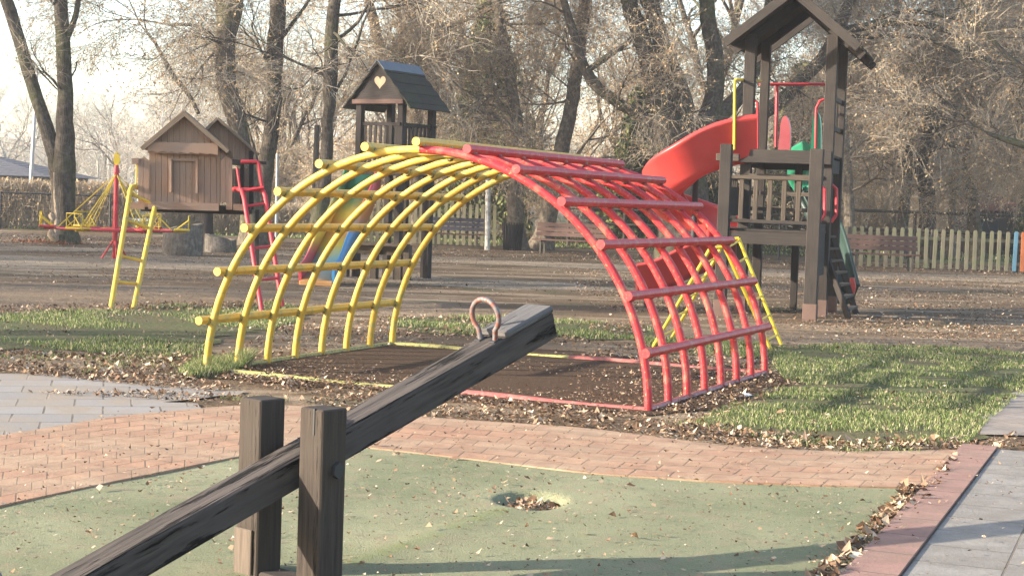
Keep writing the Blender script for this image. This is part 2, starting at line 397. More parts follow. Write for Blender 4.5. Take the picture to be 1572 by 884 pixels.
# red block path: a raised strip that follows the green surface
def brickmat(name, c1, c2, bw, rh, uv=True, rot=0, mort=.006, dirt=(.30, .21, .14), off=.5, dm=(.50, .70)):
    t = NT(name); v = t.coord('UV' if uv else 'Object', (1, 1, 1), (0, 0, rot))
    bk = t.n('ShaderNodeTexBrick'); t.l(v, bk.inputs[0]); bk.offset = off
    for k, x in (('Scale', 1), ('Brick Width', bw), ('Row Height', rh), ('Mortar Size', mort), ('Mortar Smooth', .4), ('Bias', 0)): bk.inputs[k].default_value = x
    bk.inputs['Color1'].default_value = (*c1, 1); bk.inputs['Color2'].default_value = (*c2, 1); bk.inputs['Mortar'].default_value = (.075, .055, .042, 1)
    n = t.noise(t.pos((.7, 1.2, 1)), 1.5, 5, .6); n2 = t.noise(t.pos(), 55, 4, .7); n3 = t.noise(t.pos(), 6, 4)
    c = t.mix(t.mask(n, *dm), bk.outputs[0], t.mix(n3, dirt, tuple(x * 1.25 for x in dirt)))
    c = t.mix(t.math('MULTIPLY', t.mask(n3, .42, .70), .75), c, tuple(x * .62 for x in c1)); c = t.mix(t.math('MULTIPLY', t.mask(t.noise(t.pos((.5, 1.6, 1)), 2.6, 4, .7), .48, .62), .5), c, tuple(x * .6 for x in dirt))
    c = t.mix(t.math('MULTIPLY', t.mask(n2, .45, .8), .6), c, tuple(x * .5 for x in dirt)); c = t.mix(.22, c, (.30, .235, .18))
    return t.fin(c, .88, t.math('SUBTRACT', t.math('MULTIPLY', n2, .35), t.math('MULTIPLY', bk.outputs[1], 1.6)), .010, 1, .2)
M_brick = brickmat('red_block_paving', (.33, .160, .092), (.42, .225, .13), .24, .24, dirt=(.34, .235, .15), mort=.007, dm=(.40, .64))
A = np.array([gp(*p, .021) for p in low]); B = np.array([gp(*p, .021) for p in upp])
def resample(P, k=90):
    L = np.r_[0, np.cumsum(np.linalg.norm(np.diff(P, axis=0), axis=1))]; tt = np.linspace(0, L[-1], k)
    s_ = np.stack([np.interp(tt, L, P[:, i]) for i in range(3)], -1)
    for _ in range(4): s_[1:-1] = (s_[:-2] + 2 * s_[1:-1] + s_[2:]) / 4
    return s_
A, B = resample(A), resample(B)
nc = 7; V = []; UV = []
La = np.r_[0, np.cumsum(np.linalg.norm(np.diff((A + B) / 2, axis=0), axis=1))]
for i in range(len(A)):
    W_ = np.linalg.norm(B[i] - A[i])
    for j in range(nc):
        f = j / (nc - 1); V.append(A[i] + (B[i] - A[i]) * f); UV.append((La[i], W_ * f))
nA = len(A); I, J = np.meshgrid(np.arange(nA - 1), np.arange(nc - 1), indexing='ij')
Qp = np.stack([I * nc + J, (I + 1) * nc + J, (I + 1) * nc + J + 1, I * nc + J + 1], -1).reshape(-1, 4)
m = MB(); m.add(V, Qp, UV)
for P_, flip in ((A, False), (B, True)):                    # the kerb faces on both sides
    V2 = np.concatenate([P_, P_ - [0, 0, .05]]); k = len(P_)
    q = np.array([(i, i + k, i + 1 + k, i + 1) for i in range(k - 1)]); q = q[:, ::-1] if flip else q
    m.add(V2, q, [(La[i % k], 0.02) for i in range(2 * k)])
V2 = [A[-1], B[-1], B[-1] - [0, 0, .05], A[-1] - [0, 0, .05]]; m.add(V2, [(3, 2, 1, 0)]); 
st(m.build('brick_path', M_brick))

# right hand kerb of red blocks and the grey slab walk: one oriented strip each
KA, KB = gp(1300, 884), gp(1477, 690)
kd = nrm(KB - KA); kn = np.array([kd[1], -kd[0], 0])         # kn points to the right
kerb_w = float(np.dot(gp(1532, 692) - KB, kn))
M_kerb = brickmat('red_kerb_blocks', (.255, .125, .105), (.30, .155, .125), .46, 5, mort=.007, dirt=(.26, .165, .125), dm=(.55, .75))
m = LMB(); k0 = KA - kd * 3.5; k1 = KB + kd * .02
def strip_uv(m, p0, d, n_, L, w_, z, th, uvo=0.0):
    a = [p0, p0 + d * L, p0 + d * L + n_ * w_, p0 + n_ * w_]; up = np.array([0, 0, z])
    T = [np.array(x) * [1, 1, 0] + up for x in a]; uv = [(0, uvo), (L, uvo), (L, uvo + w_), (0, uvo + w_)]
    m.add(T, [(0, 3, 2, 1)], uv)
    for i in range(4):
        j = (i + 1) % 4; m.add([T[i], T[j], T[j] - [0, 0, th], T[i] - [0, 0, th]], [(0, 1, 2, 3)], [(uv[i][0], uv[i][1]), (uv[j][0], uv[j][1]), uv[j], uv[i]])
LK = float(np.linalg.norm(k1 - k0))
strip_uv(m, k0, kd, kn, LK, kerb_w, .042, .08, 1.0)
st(m.build('red_kerb', M_kerb))
M_slab = brickmat('grey_slabs', (.19, .18, .168), (.245, .232, .215), .40, .40, mort=.006, dirt=(.24, .225, .195), off=.35, dm=(.56, .75))
m = LMB(); strip_uv(m, k0 + kn * (kerb_w + .006), kd, kn, LK - .05, 3.0, .030, .06, .0)
st(m.build('slab_walk', M_slab))
M_slabo = brickmat('grey_slabs_side', (.20, .18, .165), (.26, .225, .20), .40, .40, uv=False, rot=R(-35), mort=.006, dirt=(.26, .21, .17), off=.35, dm=(.5, .7))
side = gpoly([(1497, 668), (1530, 628), (1566, 600), (1640, 575), (1800, 600), (1760, 690), (1640, 672)])
st(sheet('side_walk', side, .014, M_slabo, .03, .2))

# green rubber safety surface with a hole worn in it
t = NT('green_rubber'); v = t.pos(); n1 = t.noise(v, .9, 4, .6); n2 = t.noise(v, 120, 3, .8); n3 = t.noise(v, 5, 5, .65)
c = t.mix(t.mask(n1, .35, .68), (.180, .190, .110), (.285, .280, .175)); c = t.mix(t.mask(n3, .5, .72), c, (.27, .225, .15))
c = t.mix(t.math('MULTIPLY', t.mask(n2, .4, .75), .55), c, (.055, .07, .035))
at_ = t.n('ShaderNodeAttribute'); at_.attribute_name = 'moss'
c = t.mix(t.math('MULTIPLY', at_.outputs['Fac'], t.mask(n3, .42, .60)), c, t.mix(t.mask(n3, .4, .6), (.10, .14, .04), (.17, .20, .075)))
c = t.mix(t.mask(t.noise(v, 14, 5, .75), .60, .72), c, (.10, .095, .06))
M_rub = t.fin(c, .92, t.math('ADD', n2, t.math('MULTIPLY', n3, 1.2)), .010, 1, .15)
st_ = .03
rx = np.arange(-4.5, 2.8, st_); ry = np.arange(3.0, 10.9, st_)
RX, RY = np.meshgrid(rx, ry, indexing='ij')
hole = gp(815, 771)[:2]
hr = np.hypot((RX - hole[0]) / .17, (RY - hole[1]) / .25)
dz = -.05 / (1 + np.exp((hr - 1.0) * 20)) 
ra, rb_ = gp(545, 868)[:2], gp(800, 778)[:2]
ab = rb_ - ra; tt = np.clip(((RX - ra[0]) * ab[0] + (RY - ra[1]) * ab[1]) / (ab @ ab), 0, 1)
dl = np.hypot(RX - ra[0] - tt * ab[0], RY - ra[1] - tt * ab[1])
dz += .009 * np.exp(-(dl / .10) ** 2)
und = np.array([[mnoise.noise(Vector((a * .9, b * .9, 3.1))) for b in ry] for a in rx]) * .008
RZ = .012 + dz + und
nyr = len(ry); cxm = (RX[:-1, :-1] + st_ / 2); cym = (RY[:-1, :-1] + st_ / 2)
ok = inside(Z_rubber, cxm, cym)
I, J = np.nonzero(ok)
Qr = np.stack([I * nyr + J, (I + 1) * nyr + J, (I + 1) * nyr + J + 1, I * nyr + J + 1], -1)
m = MB(); m.add(np.stack([RX, RY, RZ], -1).reshape(-1, 3), Qr, smooth=True)
o = st(m.build('rubber_surface', M_rub))
at2 = o.data.attributes.new('moss', 'FLOAT', 'POINT')
moss = np.clip(.7 * np.exp(-(dl / .06) ** 2) * (tt < .9) + .25 * np.exp(-((hr - 1.05) / .10) ** 2), 0, 1)
at2.data.foreach_set('value', moss.astype(np.float32).reshape(-1))

# ---------------------------------------------------------------- scatter: leaves and grass
def leaves(m, P, size, tilt=.35, lift=.004):
    n = len(P); size *= .74; tilt *= .8
    if n == 0: return
    th = rng.uniform(0, 2 * np.pi, n); s_ = size * np.clip(rng.lognormal(-.12, .38, n), .3, 1.9); asp = rng.uniform(.35, .75, n)
    a = np.stack([np.cos(th), np.sin(th), rng.normal(0, tilt, n)], -1); b = np.stack([-np.sin(th), np.cos(th), rng.normal(0, tilt, n)], -1)
    curl = rng.uniform(-.1, .45, n)
    a *= s_[:, None]; b *= (s_ * asp)[:, None]; up = np.zeros((n, 3)); up[:, 2] = s_ * curl
    mn = np.abs(a[:, 2]) * .5 + np.abs(b[:, 2]) * .5
    c = P + np.stack([0 * mn, 0 * mn, mn * .8 + lift], -1)
    V = np.stack([c - a * .5 + up * .6, c - a * .08 + b * .5 , c + a * .5 + up, c - a * .08 - b * .5, c - a * .05 - up * .1], 1)
    k = np.arange(n)[:, None] * 5
    Fa = np.concatenate([k + np.array([[0, 4, 1]]), k + np.array([[1, 4, 2]]), k + np.array([[2, 4, 3]]), k + np.array([[3, 4, 0]])])
    m.add(V.reshape(-1, 3), Fa)
def sample(poly, n, clump=0.0):
    lo, hi = poly.min(0), poly.max(0); out = []
    while sum(len(x) for x in out) < n:
        q = rng.uniform(lo, hi, (n * 2, 2)); q = q[inside(poly, q[:, 0], q[:, 1])]
        if clump:
            f = np.array([mnoise.noise(Vector((a[0] * clump, a[1] * clump, 1.7))) for a in q]); q = q[rng.uniform(-.25, .35, len(q)) < f]
        out.append(q)
        if len(out) > 30: break
    return np.concatenate(out)[:n]
def z3(P, z): return np.c_[P, np.full(len(P), z)]
LM = MB()
band = gpoly([(450, 617), (570, 604), (700, 616), (990, 642), (1060, 656), (1180, 678), (1290, 690), (1470, 686), (1560, 668), (1572, 690), (1290, 698), (1100, 686), (900, 660), (700, 647), (540, 634)])
leaves(LM, z3(sample(band, 2600), .012), .05, .4)
leaves(LM, z3(sample(gpoly([(1060, 652), (1180, 668), (1290, 681), (1480, 678), (1480, 692), (1290, 697), (1150, 694), (1000, 672)]), 1200), .025), .05, .45)
leaves(LM, z3(sample(gpoly([(1388, 752), (1425, 748), (1470, 700), (1445, 752), (1300, 888), (1225, 960), (1200, 930), (1270, 870)]), 1100), .018), .062, .35, .006)
leaves(LM, z3(sample(gpoly([(-100, 538), (120, 545), (330, 548), (300, 585), (372, 596), (330, 605), (250, 598), (130, 586), (0, 574), (-100, 574)]), 3800, .8), .012), .05, .4)
leaves(LM, z3(sample(gpoly([(40, 606), (250, 604), (380, 612), (450, 616), (420, 626), (330, 622), (150, 612)]), 420, .5), .016), .05, .4)
leaves(LM, z3(sample(gpoly([(-100, 470), (60, 470), (300, 466), (420, 462), (420, 474), (300, 478), (60, 482), (-100, 486)]), 1500), .012), .06, .4)
leaves(LM, z3(sample(gpoly([(440, 500), (600, 490), (620, 520), (330, 570), (330, 545)]), 1500), .012), .05, .4)
leaves(LM, z3(sample(gpoly([(600, 486), (990, 496), (990, 520), (1190, 545), (1190, 575), (1120, 570), (600, 524)]), 3000, .6), .012), .055, .4)
leaves(LM, z3(sample(Z_arch, 4800, .5), .014), .036, .3)
leaves(LM, z3(sample(gpoly([(300, 577), (380, 566), (600, 600), (990, 637), (990, 648), (700, 620), (450, 606)]), 1500), .014), .05, .4)
leaves(LM, z3(sample(gpoly([(1000, 640), (1185, 575), (1240, 590), (1140, 625), (1060, 655)]), 700), .016), .05, .4)
leaves(LM, z3(sample(Z_g3, 800, .8), .030), .040, .4)
leaves(LM, z3(sample(Z_g1, 1100, .8), .022), .042, .4)
leaves(LM, z3(sample(Z_rubber, 4200), .018), .023, .25)
leaves(LM, z3(sample(Z_rubber, 230), .020), .05, .3)
leaves(LM, z3(sample(Z_rubber, 900, 1.1), .020), .034, .3)
br = gpoly(low + upp[::-1]); leaves(LM, z3(sample(br, 900), .026), .03, .3)
leaves(LM, z3(sample(gpoly([(1300, 884), (1478, 692), (1900, 700), (1900, 1000), (1250, 960)]), 420), .045), .03, .3)
th = rng.uniform(0, 2 * np.pi, 210); rr_ = np.sqrt(rng.uniform(0, 1, 210)) * .92
HP = np.stack([hole[0] + .16 * rr_ * np.cos(th), hole[1] + .23 * rr_ * np.sin(th) - .02], -1)
leaves(LM, z3(HP, -.038), .045, .5, .006)
tag(LM.build('fallen_leaves', M_litter), kind='stuff', label='brown dry leaves fallen on the near ground', cat='leaves')
LM = MB()
mid = np.array([(-8, 19), (9.5, 17), (14, 22), (18, 50), (-18, 50), (-13, 34)])
P = sample(mid, 21000, .22); Y_ = P[:, 1]; leaves(LM, z3(P, .012), .052, .3)
leaves(LM, z3(sample(mid, 20000), .014), .040, .3)
leaves(LM, z3(sample(gpoly([(860, 412), (1200, 427), (1572, 438), (1572, 528), (1200, 512), (1000, 500), (900, 470)]), 12000, .5), .012), .052, .3)
leaves(LM, z3(sample(gpoly([(-50, 360), (360, 372), (1572, 412), (1572, 424), (360, 386), (-50, 378)]), 5000), .012), .08, .3)
tag(LM.build('leaf_carpet', M_litter), kind='stuff', label='leaf litter spread over the far playground ground', cat='leaves')

def blades(m, P, h, wd, z=.008):
    n = len(P); th = rng.uniform(0, 2 * np.pi, n); H_ = h * rng.uniform(.45, 1.25, n)
    ln = rng.normal(0, .42, (n, 2)) * H_[:, None]; a = np.stack([np.cos(th), np.sin(th)], -1) * wd
    b0 = z3(P - a / 2, z); b1 = z3(P + a / 2, z); md = z3(P + ln * .4, z); md[:, 2] += H_ * .6; tip = z3(P + ln, z); tip[:, 2] += H_ * .95
    md2 = md.copy(); md[:, :2] -= a * .35; md2[:, :2] += a * .35
    V = np.stack([b0, b1, md2, md, tip], 1); k = np.arange(n)[:, None] * 5
    m.add(V.reshape(-1, 3), np.concatenate([k + np.array([[0, 1, 2]]), k + np.array([[0, 2, 3]]), k + np.array([[3, 2, 4]])]))
G = MB()
def fringe(poly, s_=1.03): c_ = poly.mean(0); return c_ + (poly - c_) * s_
def thin(P, f=1.3, cut=-.12):
    k = np.array([mnoise.noise(Vector((a[0] * f, a[1] * f, 5.2))) for a in P]); return P[k > cut + rng.normal(0, .08, len(P))]
blades(G, thin(sample(fringe(Z_g3), 58000), 1.6, -.12), .034, .007)
blades(G, thin(sample(fringe(Z_g1), 30000), .9, -.06), .042, .010)
blades(G, thin(sample(fringe(Z_g2), 9000), 1.1, -.02), .05, .011)
blades(G, thin(sample(fringe(Z_g5), 7000), 1.1, -.05), .05, .010)
blades(G, sample(Z_g4, 3800), .085, .007)
blades(G, sample(gpoly([(365, 563), (378, 556), (386, 562), (372, 570)]), 700), .15, .007)
blades(G, sample(gpoly([(330, 612), (400, 612), (450, 616), (400, 622)]), 350), .03, .006)
for q in sample(gpoly([(1000, 645), (1290, 690), (1480, 690), (1290, 698)]), 14): blades(G, q + rng.normal(0, .06, (60, 2)), .04, .006)
for q in sample(gpoly([(0, 548), (300, 552), (280, 575), (0, 570)]), 14): blades(G, q + rng.normal(0, .12, (90, 2)), .035, .007)
tag(G.build('grass', M_blade), kind='stuff', label='short winter grass in sunlit patches', cat='grass')
G = MB(); blades(G, sample(np.array([(-22, 55), (20, 55.5), (26, 75), (-26, 75)]), 16000), .10, .05)
tag(G.build('far_grass', M_blade), kind='stuff', label='green grass beyond the fences', cat='grass')

# ================================================================ SEESAW
TH = 0.86
a_ = np.array([math.sin(TH), -math.cos(TH), 0]); b_ = np.array([math.cos(TH), math.sin(TH), 0]); Zv = np.array([0, 0, 1.])
Pn = np.array([-.736, 6.50, 0]); Pf = Pn - a_ * .374
ss = empty('seesaw', (Pn + Pf) / 2, label='dark weathered timber seesaw with its far end tilted up above the green surface', cat='seesaw')
for C_, lab in ((Pn, 'near post with a split top and a bolt'), (Pf, 'far post with a paler board sleeve at its foot')):
    m = MB(); m.box(C_ + Zv * .335, (.135, .135, .81), a_, b_, Zv, .006)
    o = m.build('post', M_post, ss); o['label'] = lab
    if C_ is Pf:
        m = MB(); m.box(C_ - b_ * .0735 + a_ * -.012 + Zv * .065, (.108, .012, .27), a_, b_, Zv, .003); m.build('foot_sleeve', M_sleeve, ss)
# split in the near post: a dark wedge let into the top
m = MB(); m.box(Pn - b_ * .0655 + a_ * .018 + Zv * .69, (.009, .010, .105), a_, b_, Zv); m.build('split', M_dmetal, ss)
m = MB()
k = [(math.cos(x) * .028, math.sin(x) * .034) for x in np.linspace(0, 2 * np.pi, 7)[:-1] + .5]
bc = Pn + a_ * .0670 + Zv * .495 + b_ * .012
m.prism([bc + b_ * p[0] + Zv * p[1] for p in k], a_ * .02); m.build('bolt_head', M_dmetal, ss)
PHI = .3245; dB = b_ * math.cos(PHI) + Zv * math.sin(PHI); nB = -b_ * math.sin(PHI) + Zv * math.cos(PHI)
c0 = (Pn + Pf) / 2 + Zv * .478
m = MB()                                                     # the beam: a worn balk with a wandering surface
for q in range(1):
    n_ = 46; ts = np.linspace(-1.66, 1.665, n_); w2, t2 = .078, .063
    prof = [(-w2, -t2), (-w2 * .2, -t2 - .002), (w2, -t2), (w2 + .001, t2 * .1), (w2, t2 - .010), (w2 - .010, t2), (w2 * .45, t2 + .001), (w2 * .12, t2 - .004), (-w2 * .3, t2 + .001), (-w2 + .009, t2), (-w2, t2 - .009), (-w2, 0)]
    np_ = len(prof); V = []; UV = []
    for i, t_ in enumerate(ts):
        for j, (x, y) in enumerate(prof + [prof[0]]):
            jj = j % np_; wv = mnoise.noise(Vector((t_ * 3.0, jj * 1.7, .3))) * .0045
            V.append(c0 + dB * t_ + a_ * (x + wv) + nB * (y + wv * .8)); UV.append((t_, jj * .035))
    I, J = np.meshgrid(np.arange(n_ - 1), np.arange(np_), indexing='ij'); k1_ = np_ + 1
    m.add(V, np.stack([I * k1_ + J, I * k1_ + J + 1, (I + 1) * k1_ + J + 1, (I + 1) * k1_ + J], -1).reshape(-1, 4), UV)
    m.poly(V[:np_], [list(range(np_))[::-1]]); m.poly(V[-k1_:-1], [list(range(np_))])
beam = m.build('beam', M_seesaw, ss)
m = MB(); m.box(c0 + dB * 1.495 + nB * (.063 + .016), (.35, .168, .034), dB, a_, nB, .008); m.build('seat', M_seat, ss)
m = MB(); m.box(c0 - dB * 1.56 + nB * (.072 + .021), (.22, .185, .040), dB, a_, nB, .008); m.build('seat', M_seat, ss)
M_handle = paint('worn_handle', (.15, .14, .14), (.17, .055, .035), .50, .7, (.17, .07, .05))
for tc, sg in ((1.275, 1), (-1.40, -1)):
    hc = c0 + dB * tc + nB * .066
    up_ = nrm(nB + dB * .12)
    pts = []
    for an in np.linspace(-.28 * np.pi, 1.28 * np.pi, 22): pts.append(hc + up_ * (.112 + .080 * math.sin(an)) + a_ * .082 * math.cos(an))
    pts = [hc + a_ * .046 + up_ * -.004] + pts + [hc - a_ * .046 + up_ * -.004]
    pts = [hc + a_ * .045] + pts[1:-1] + [hc - a_ * .045]
    m = MB(); m.tube(pts, .0125, 12); h = m.build('handle', M_handle, ss)
    m = MB()
    for e in (-1, 1):
        m.box(hc + a_ * e * .045, (.058, .036, .007), dB, a_, nB, .002)
    m.build('handle_plate', M_dmetal, h); 
m = MB(); m.box((Pn + Pf) / 2 + Zv * .005, (.235, .13, .05), a_, b_, Zv, .01); m.build('base_block', M_post, ss)

# ================================================================ CLIMBING ARCH
M_weldy = paint('yellow_weld', (.36, .31, .08), (.10, .08, .04), .50, .6); M_weldr = paint('red_weld', (.34, .06, .05), (.14, .06, .04), .50, .6)
AC = np.array([-.7766, 13.356, 0]); YA = -.4135; aR, bR, cZ, aL = 2.035, 2.015, -.04, 3.44
dA = np.array([math.cos(YA), math.sin(YA), 0]); eA = np.array([-math.sin(YA), math.cos(YA), 0])
ca = empty('climbing_arch', AC, label='big tube climbing arch, yellow on its left half and red on its right half', cat='climbing frame')
t0 = math.asin(.04 / bR)
def apt(th, s_, r=0.0): return AC - dA * (aR + r) * math.cos(th) + eA * s_ + Zv * (cZ + (bR + r) * math.sin(th))
ths = [t0 + (math.pi - 2 * t0) * k / 14 for k in range(15)]
for k in range(8):
    s_ = aL * k / 7
    for nm, t1_, t2_, mt in (('yellow_bar', ths[0], math.pi / 2, M_yel), ('red_bar', math.pi / 2, ths[14], M_red)):
        jit = rng.normal(0, .012)
        P = [apt(x, s_ + jit * math.sin(x) ** 2) for x in np.linspace(t1_, t2_, 26)]
        m = MB(); m.tube(P, .0335, 12); m.build(nm, mt, ca)
for k in range(1, 14):
    o0 = -.12 + rng.normal(0, .012); o1 = aL + .07 + rng.normal(0, .02)
    P = [apt(ths[k], s_, .060) for s_ in np.linspace(o0, o1, 4)]
    m = MB(); m.tube(P, .0375, 12)
    for q in range(8):
        c = apt(ths[k], aL * q / 7, .030); m.tube([c - eA * .036, c - eA * .02, c + eA * .02, c + eA * .036], [.030, .041, .041, .030], 9, rough=.05, mat=1)
    m.build('rung', [M_yel, M_weldy] if k <= 7 else [M_red, M_weldr], ca)
M_yelg = paint('mossy_yellow', (.34, .31, .10), (.13, .11, .06), .53, .7, (.24, .27, .09))
M_redf = paint('faded_red', (.34, .09, .08), (.17, .10, .08), .53, .7, (.34, .17, .14))
for s_ in (0.0, aL):
    for nm, x0, x1, mt in (('base_rail', -aR, 0, M_yelg), ('base_rail', 0, aR, M_redf)):
        m = MB(); m.tube([AC + dA * x + eA * s_ + Zv * (.008 + .009 * math.sin(x * 3)) for x in np.linspace(x0, x1, 12)], .029, 8); m.build(nm, mt, ca)
for x0, mt in ((-aR, M_yelg), (aR, M_redf)):
    m = MB(); m.tube([AC + dA * x0 + eA * s_ + Zv * .014 for s_ in np.linspace(0, aL, 8)], .029, 8); m.build('base_rail', mt, ca)

# ================================================================ YELLOW A-FRAME LADDER (behind the red end)
L1, R1, L2, R2 = gp(1002, 533), gp(1184, 538), gp(1031, 519), gp(1200, 530)
yn, yf = (L1[1] + R1[1]) / 2, (L2[1] + R2[1]) / 2
Tn = [at(1090, 382, yn), at(1112, 379, yn)]; Tf = [at(1113, 369, yf), at(1134, 366, yf)]
fr = empty('ladder_frame', (L1 + R2) / 2, label='small yellow ladder frame standing just behind the red end of the arch', cat='climbing frame')
for B0, B1, T in ((L1, R1, Tn), (L2, R2, Tf)):
    m = MB(); m.tube([B0, T[0]], .021, 10); m.build('leg', M_yelm, fr)
    m = MB(); m.tube([B1, T[1]], .021, 10); m.build('leg', M_yelm, fr)
    m = MB(); m.tube([T[0], T[1]], .021, 10); m.build('top_bar', M_yelm, fr)
for (A0, A1, C0, C1) in ((L1, Tn[0], L2, Tf[0]), (R1, Tn[1], R2, Tf[1])):
    for f in (.1, .28, .46, .64, .82, .98):
        m = MB(); m.tube([A0 + (A1 - A0) * f, C0 + (C1 - C0) * f], .013, 7); m.build('rung', M_yelm, fr)

# ================================================================ PLAYHOUSE ON LADDERS
YH = 22.6
DV = np.array([-.13, .9915, 0])                             # the house faces the camera
def H(x, y, d=0.0): return at(x, y, YH + (x - 283) * .0012 + d * .99)
ph = empty('playhouse', gp(200, 470) * [1, 1, 0] + [.9, 0.9, 0], label='raised brown board playhouse with two gables and a yellow and a red ladder', cat='playhouse')
def boards(m, outline_px, d, th=.022, wpx=9.4, gap=.55, x0=None):
    """vertical boards clipped to an outline given by (x, ytop(x), ybottom(x)) functions"""
    xa, xb, top, bot = outline_px; x = xa
    while x < xb - 1:
        x2 = min(x + wpx, xb)
        o = [H(x + gap * .5, bot(x), d), H(x2 - gap * .5, bot(x2), d), H(x2 - gap * .5, top(x2), d)]
        mid = (x + x2) / 2
        if top(mid) < min(top(x), top(x2)) - .5: o.append(H(mid, top(mid), d))
        o.append(H(x + gap * .5, top(x), d))
        m.prism_uv(o, (0, th, 0)); x = x2
def prism_uv(s, out, d):                                     # boards: UV runs up the board
    A = np.asarray(out, float); B = A + np.asarray(d, float); k = len(A); c = A.mean(0)
    u = lambda P: np.stack([P[:, 2], P[:, 0] + P[:, 1] * .3], -1)
    t = [(0, i + 1, i) for i in range(1, k - 1)]
    V = np.concatenate([A, B]); F_ = [(a, b, c_) for a, c_, b in t] + [(a + k, b + k, c_ + k) for a, b, c_ in t]
    s.add(V, F_, u(V))
    for i in range(k):
        j = (i + 1) % k; q = np.array([A[i], B[i], B[j], A[j]]); s.add(q, [(0, 1, 2, 3)], u(q))
MB.prism_uv = prism_uv
ap = (283, 176); gl = lambda x: 176 + abs(x - 283) * (53 / 66) + 2
m = MB(); boards(m, (229, 338, lambda x: max(gl(x), 176), lambda x: 312 + (x - 229) * .03), 0.0); m.build('front_wall', M_house, ph)
# back and side walls of the first house
for (xa, za) in ((229, 0), (338, 0)):
    m = MB(); p0 = H(xa, 232, .03); p1 = H(xa, 312, .03); q = [p0, p1, p1 + DV, p0 + DV]
    m.prism_uv(q, (.022, 0, 0)); m.build('side_wall', M_house, ph)
m = MB(); q = [H(229, 232, 0) + DV, H(338, 232, 0) + DV, H(338, 312, 0) + DV, H(229, 312, 0) + DV]; m.prism_uv(q[::-1], (0, .02, 0)); m.build('rear_wall', M_house, ph)
def roof(name, apx, lx, rx_, y0, y1, th=.04):                 # two pitched leaves of boards
    for e in (lx, rx_):
        P0, P1 = H(*apx), H(*e); m = MB(); d = nrm(P1 - P0)
        for i in range(int((y1 - y0) / .12) + 1):
            c = (P0 + P1) / 2 + DV * (y0 + i * .12 + .06)
            m.box(c, (np.linalg.norm(P1 - P0), .116, th), d, DV, np.cross(d, DV), .004)
        m.build('roof', M_houseroof, ph)
roof('roof', (283, 172.5), (218, 228), (349, 232), -.14, 1.05)
m = MB()                                                     # gable trim boards
for e in ((217, 229), (350, 233)):
    m.bar(H(283, 175, -.15), H(*e, -.15), .02, .055, (0, 0, 1))
m.build('gable_trim', M_houseroof, ph)
m = MB(); o = []                                             # awning with a scalloped edge
for x in np.linspace(227, 335, 55): o.append(H(x, 231 + 1.9 * abs(math.sin((x - 227) / 108 * math.pi * 7)) ** .7 * 1.9 * -1 + 4.2 + (x - 227) * .03, -.10))
o = o + [H(335, 220, -.10), H(227, 219.5, -.10)]
m.prism(np.array(o)[::-1], (0, -.02, 0)); m.box(H(281, 220.5, -.055), (1.04, .12, .02), (DV[1], -DV[0], 0), DV, (0, 0, 1)); m.build('awning', M_house, ph)
wf = MB()
for p_, q_ in (((261, 245), (304, 246)),): wf.bar(H(*p_, -.02), H(*q_, -.02), .05, .035)
for p_, q_ in (((262.5, 244), (262.5, 295)), ((302.5, 245), (302.5, 296.5))): wf.bar(H(*p_, -.04), H(*q_, -.04), .09, .030, (1, 0, 0))
wf.build('window_frame', M_house, ph)
m = MB(); m.bar(H(228, 315, -.04), H(336, 318, -.04), .06, .105); m.bar(H(193, 315, -.02), H(222, 317, -.02), .05, .085); m.bar(H(358, 318, -.02), H(379, 318.5, -.02), .05, .09)
m.build('platform_beam', M_house, ph)
m = MB(); c = (H(212, 322) + H(385, 322)) / 2; XV = (DV[1], -DV[0], 0); m.box(c + DV * .62 + [0, 0, .04], (1.5, 1.2, .04), XV, DV); m.box(c + DV * .2, (1.5, .08, .1), XV, DV); m.box(c + DV * 1.1, (1.5, .08, .1), XV, DV); m.build('platform', M_dark, ph)
# wing boards beside the front wall
def wing(x0, x1, x2, y0, y1, yb):
    m = MB(); m.prism_uv([H(x0, yb, -.04), H(x1, yb, -.04), H(x1, y0, -.04), H(x0, y1, -.04)], (0, .022, 0)); m.build('wing_board', M_house, ph)
wing(212, 219.5, 0, 243, 244, 319); wing(220, 228.3, 0, 246, 240, 318); wing(338.5, 346.5, 0, 240, 247, 311); wing(347, 356.5, 0, 246, 240, 322)
m = MB(); m.bar(H(203, 248, -.05), H(213, 247, -.05), .05, .08); m.build('stub_beam', M_house, ph)
# second, rear house
m = MB(); g2 = lambda x: 184 + abs(x - 334) * (52 / 60)
boards(m, (311, 385, g2, lambda x: 249.0), .95); m.build('rear_house_wall', M_house, ph)
m = MB(); boards(m, (350, 386, lambda x: 259.0, lambda x: 322.0), 1.0); m.build('rear_parapet', M_house, ph)
YHs = YH
for e in ((311, 205), (395, 236)):
    P0, P1 = H(334, 181.5, .85), H(*e, .85); m = MB(); d = nrm(P1 - P0)
    for i in range(8): m.box((P0 + P1) / 2 + DV * i * .12, (np.linalg.norm(P1 - P0), .116, .04), d, DV, np.cross(d, DV), .004)
    m.build('rear_roof', M_houseroof, ph)
m = MB(); m.box(H(381, 249.5, .3), (.44, .5, .04)); m.bar(H(357, 249, -.02), H(371, 250.5, -.02), .06, .08); m.bar(H(386, 232, .9), H(386, 322, .9), .06, .06); m.bar(H(372, 250, .3), H(372, 322, .3), .05, .05); m.build('shelf', M_dark, ph)
def ladder(p0, t0_, p1, t1_, hook0, hook1, r, mat, fr_, nm, lab):
    lad = MB(); lad.tube([p0, t0_] + hook0, r, 10); o = lad.build('ladder_rail', mat, ph); o['label'] = lab
    lad = MB(); lad.tube([p1, t1_] + hook1, r, 10); lad.build('ladder_rail', mat, ph)
    for f in fr_:
        m = MB(); m.tube([p0 + (t0_ - p0) * f, p1 + (t1_ - p1) * f], r * .6, 8); m.build('ladder_rung', mat, ph)
B0, B1 = gp(170, 475), gp(205, 474)
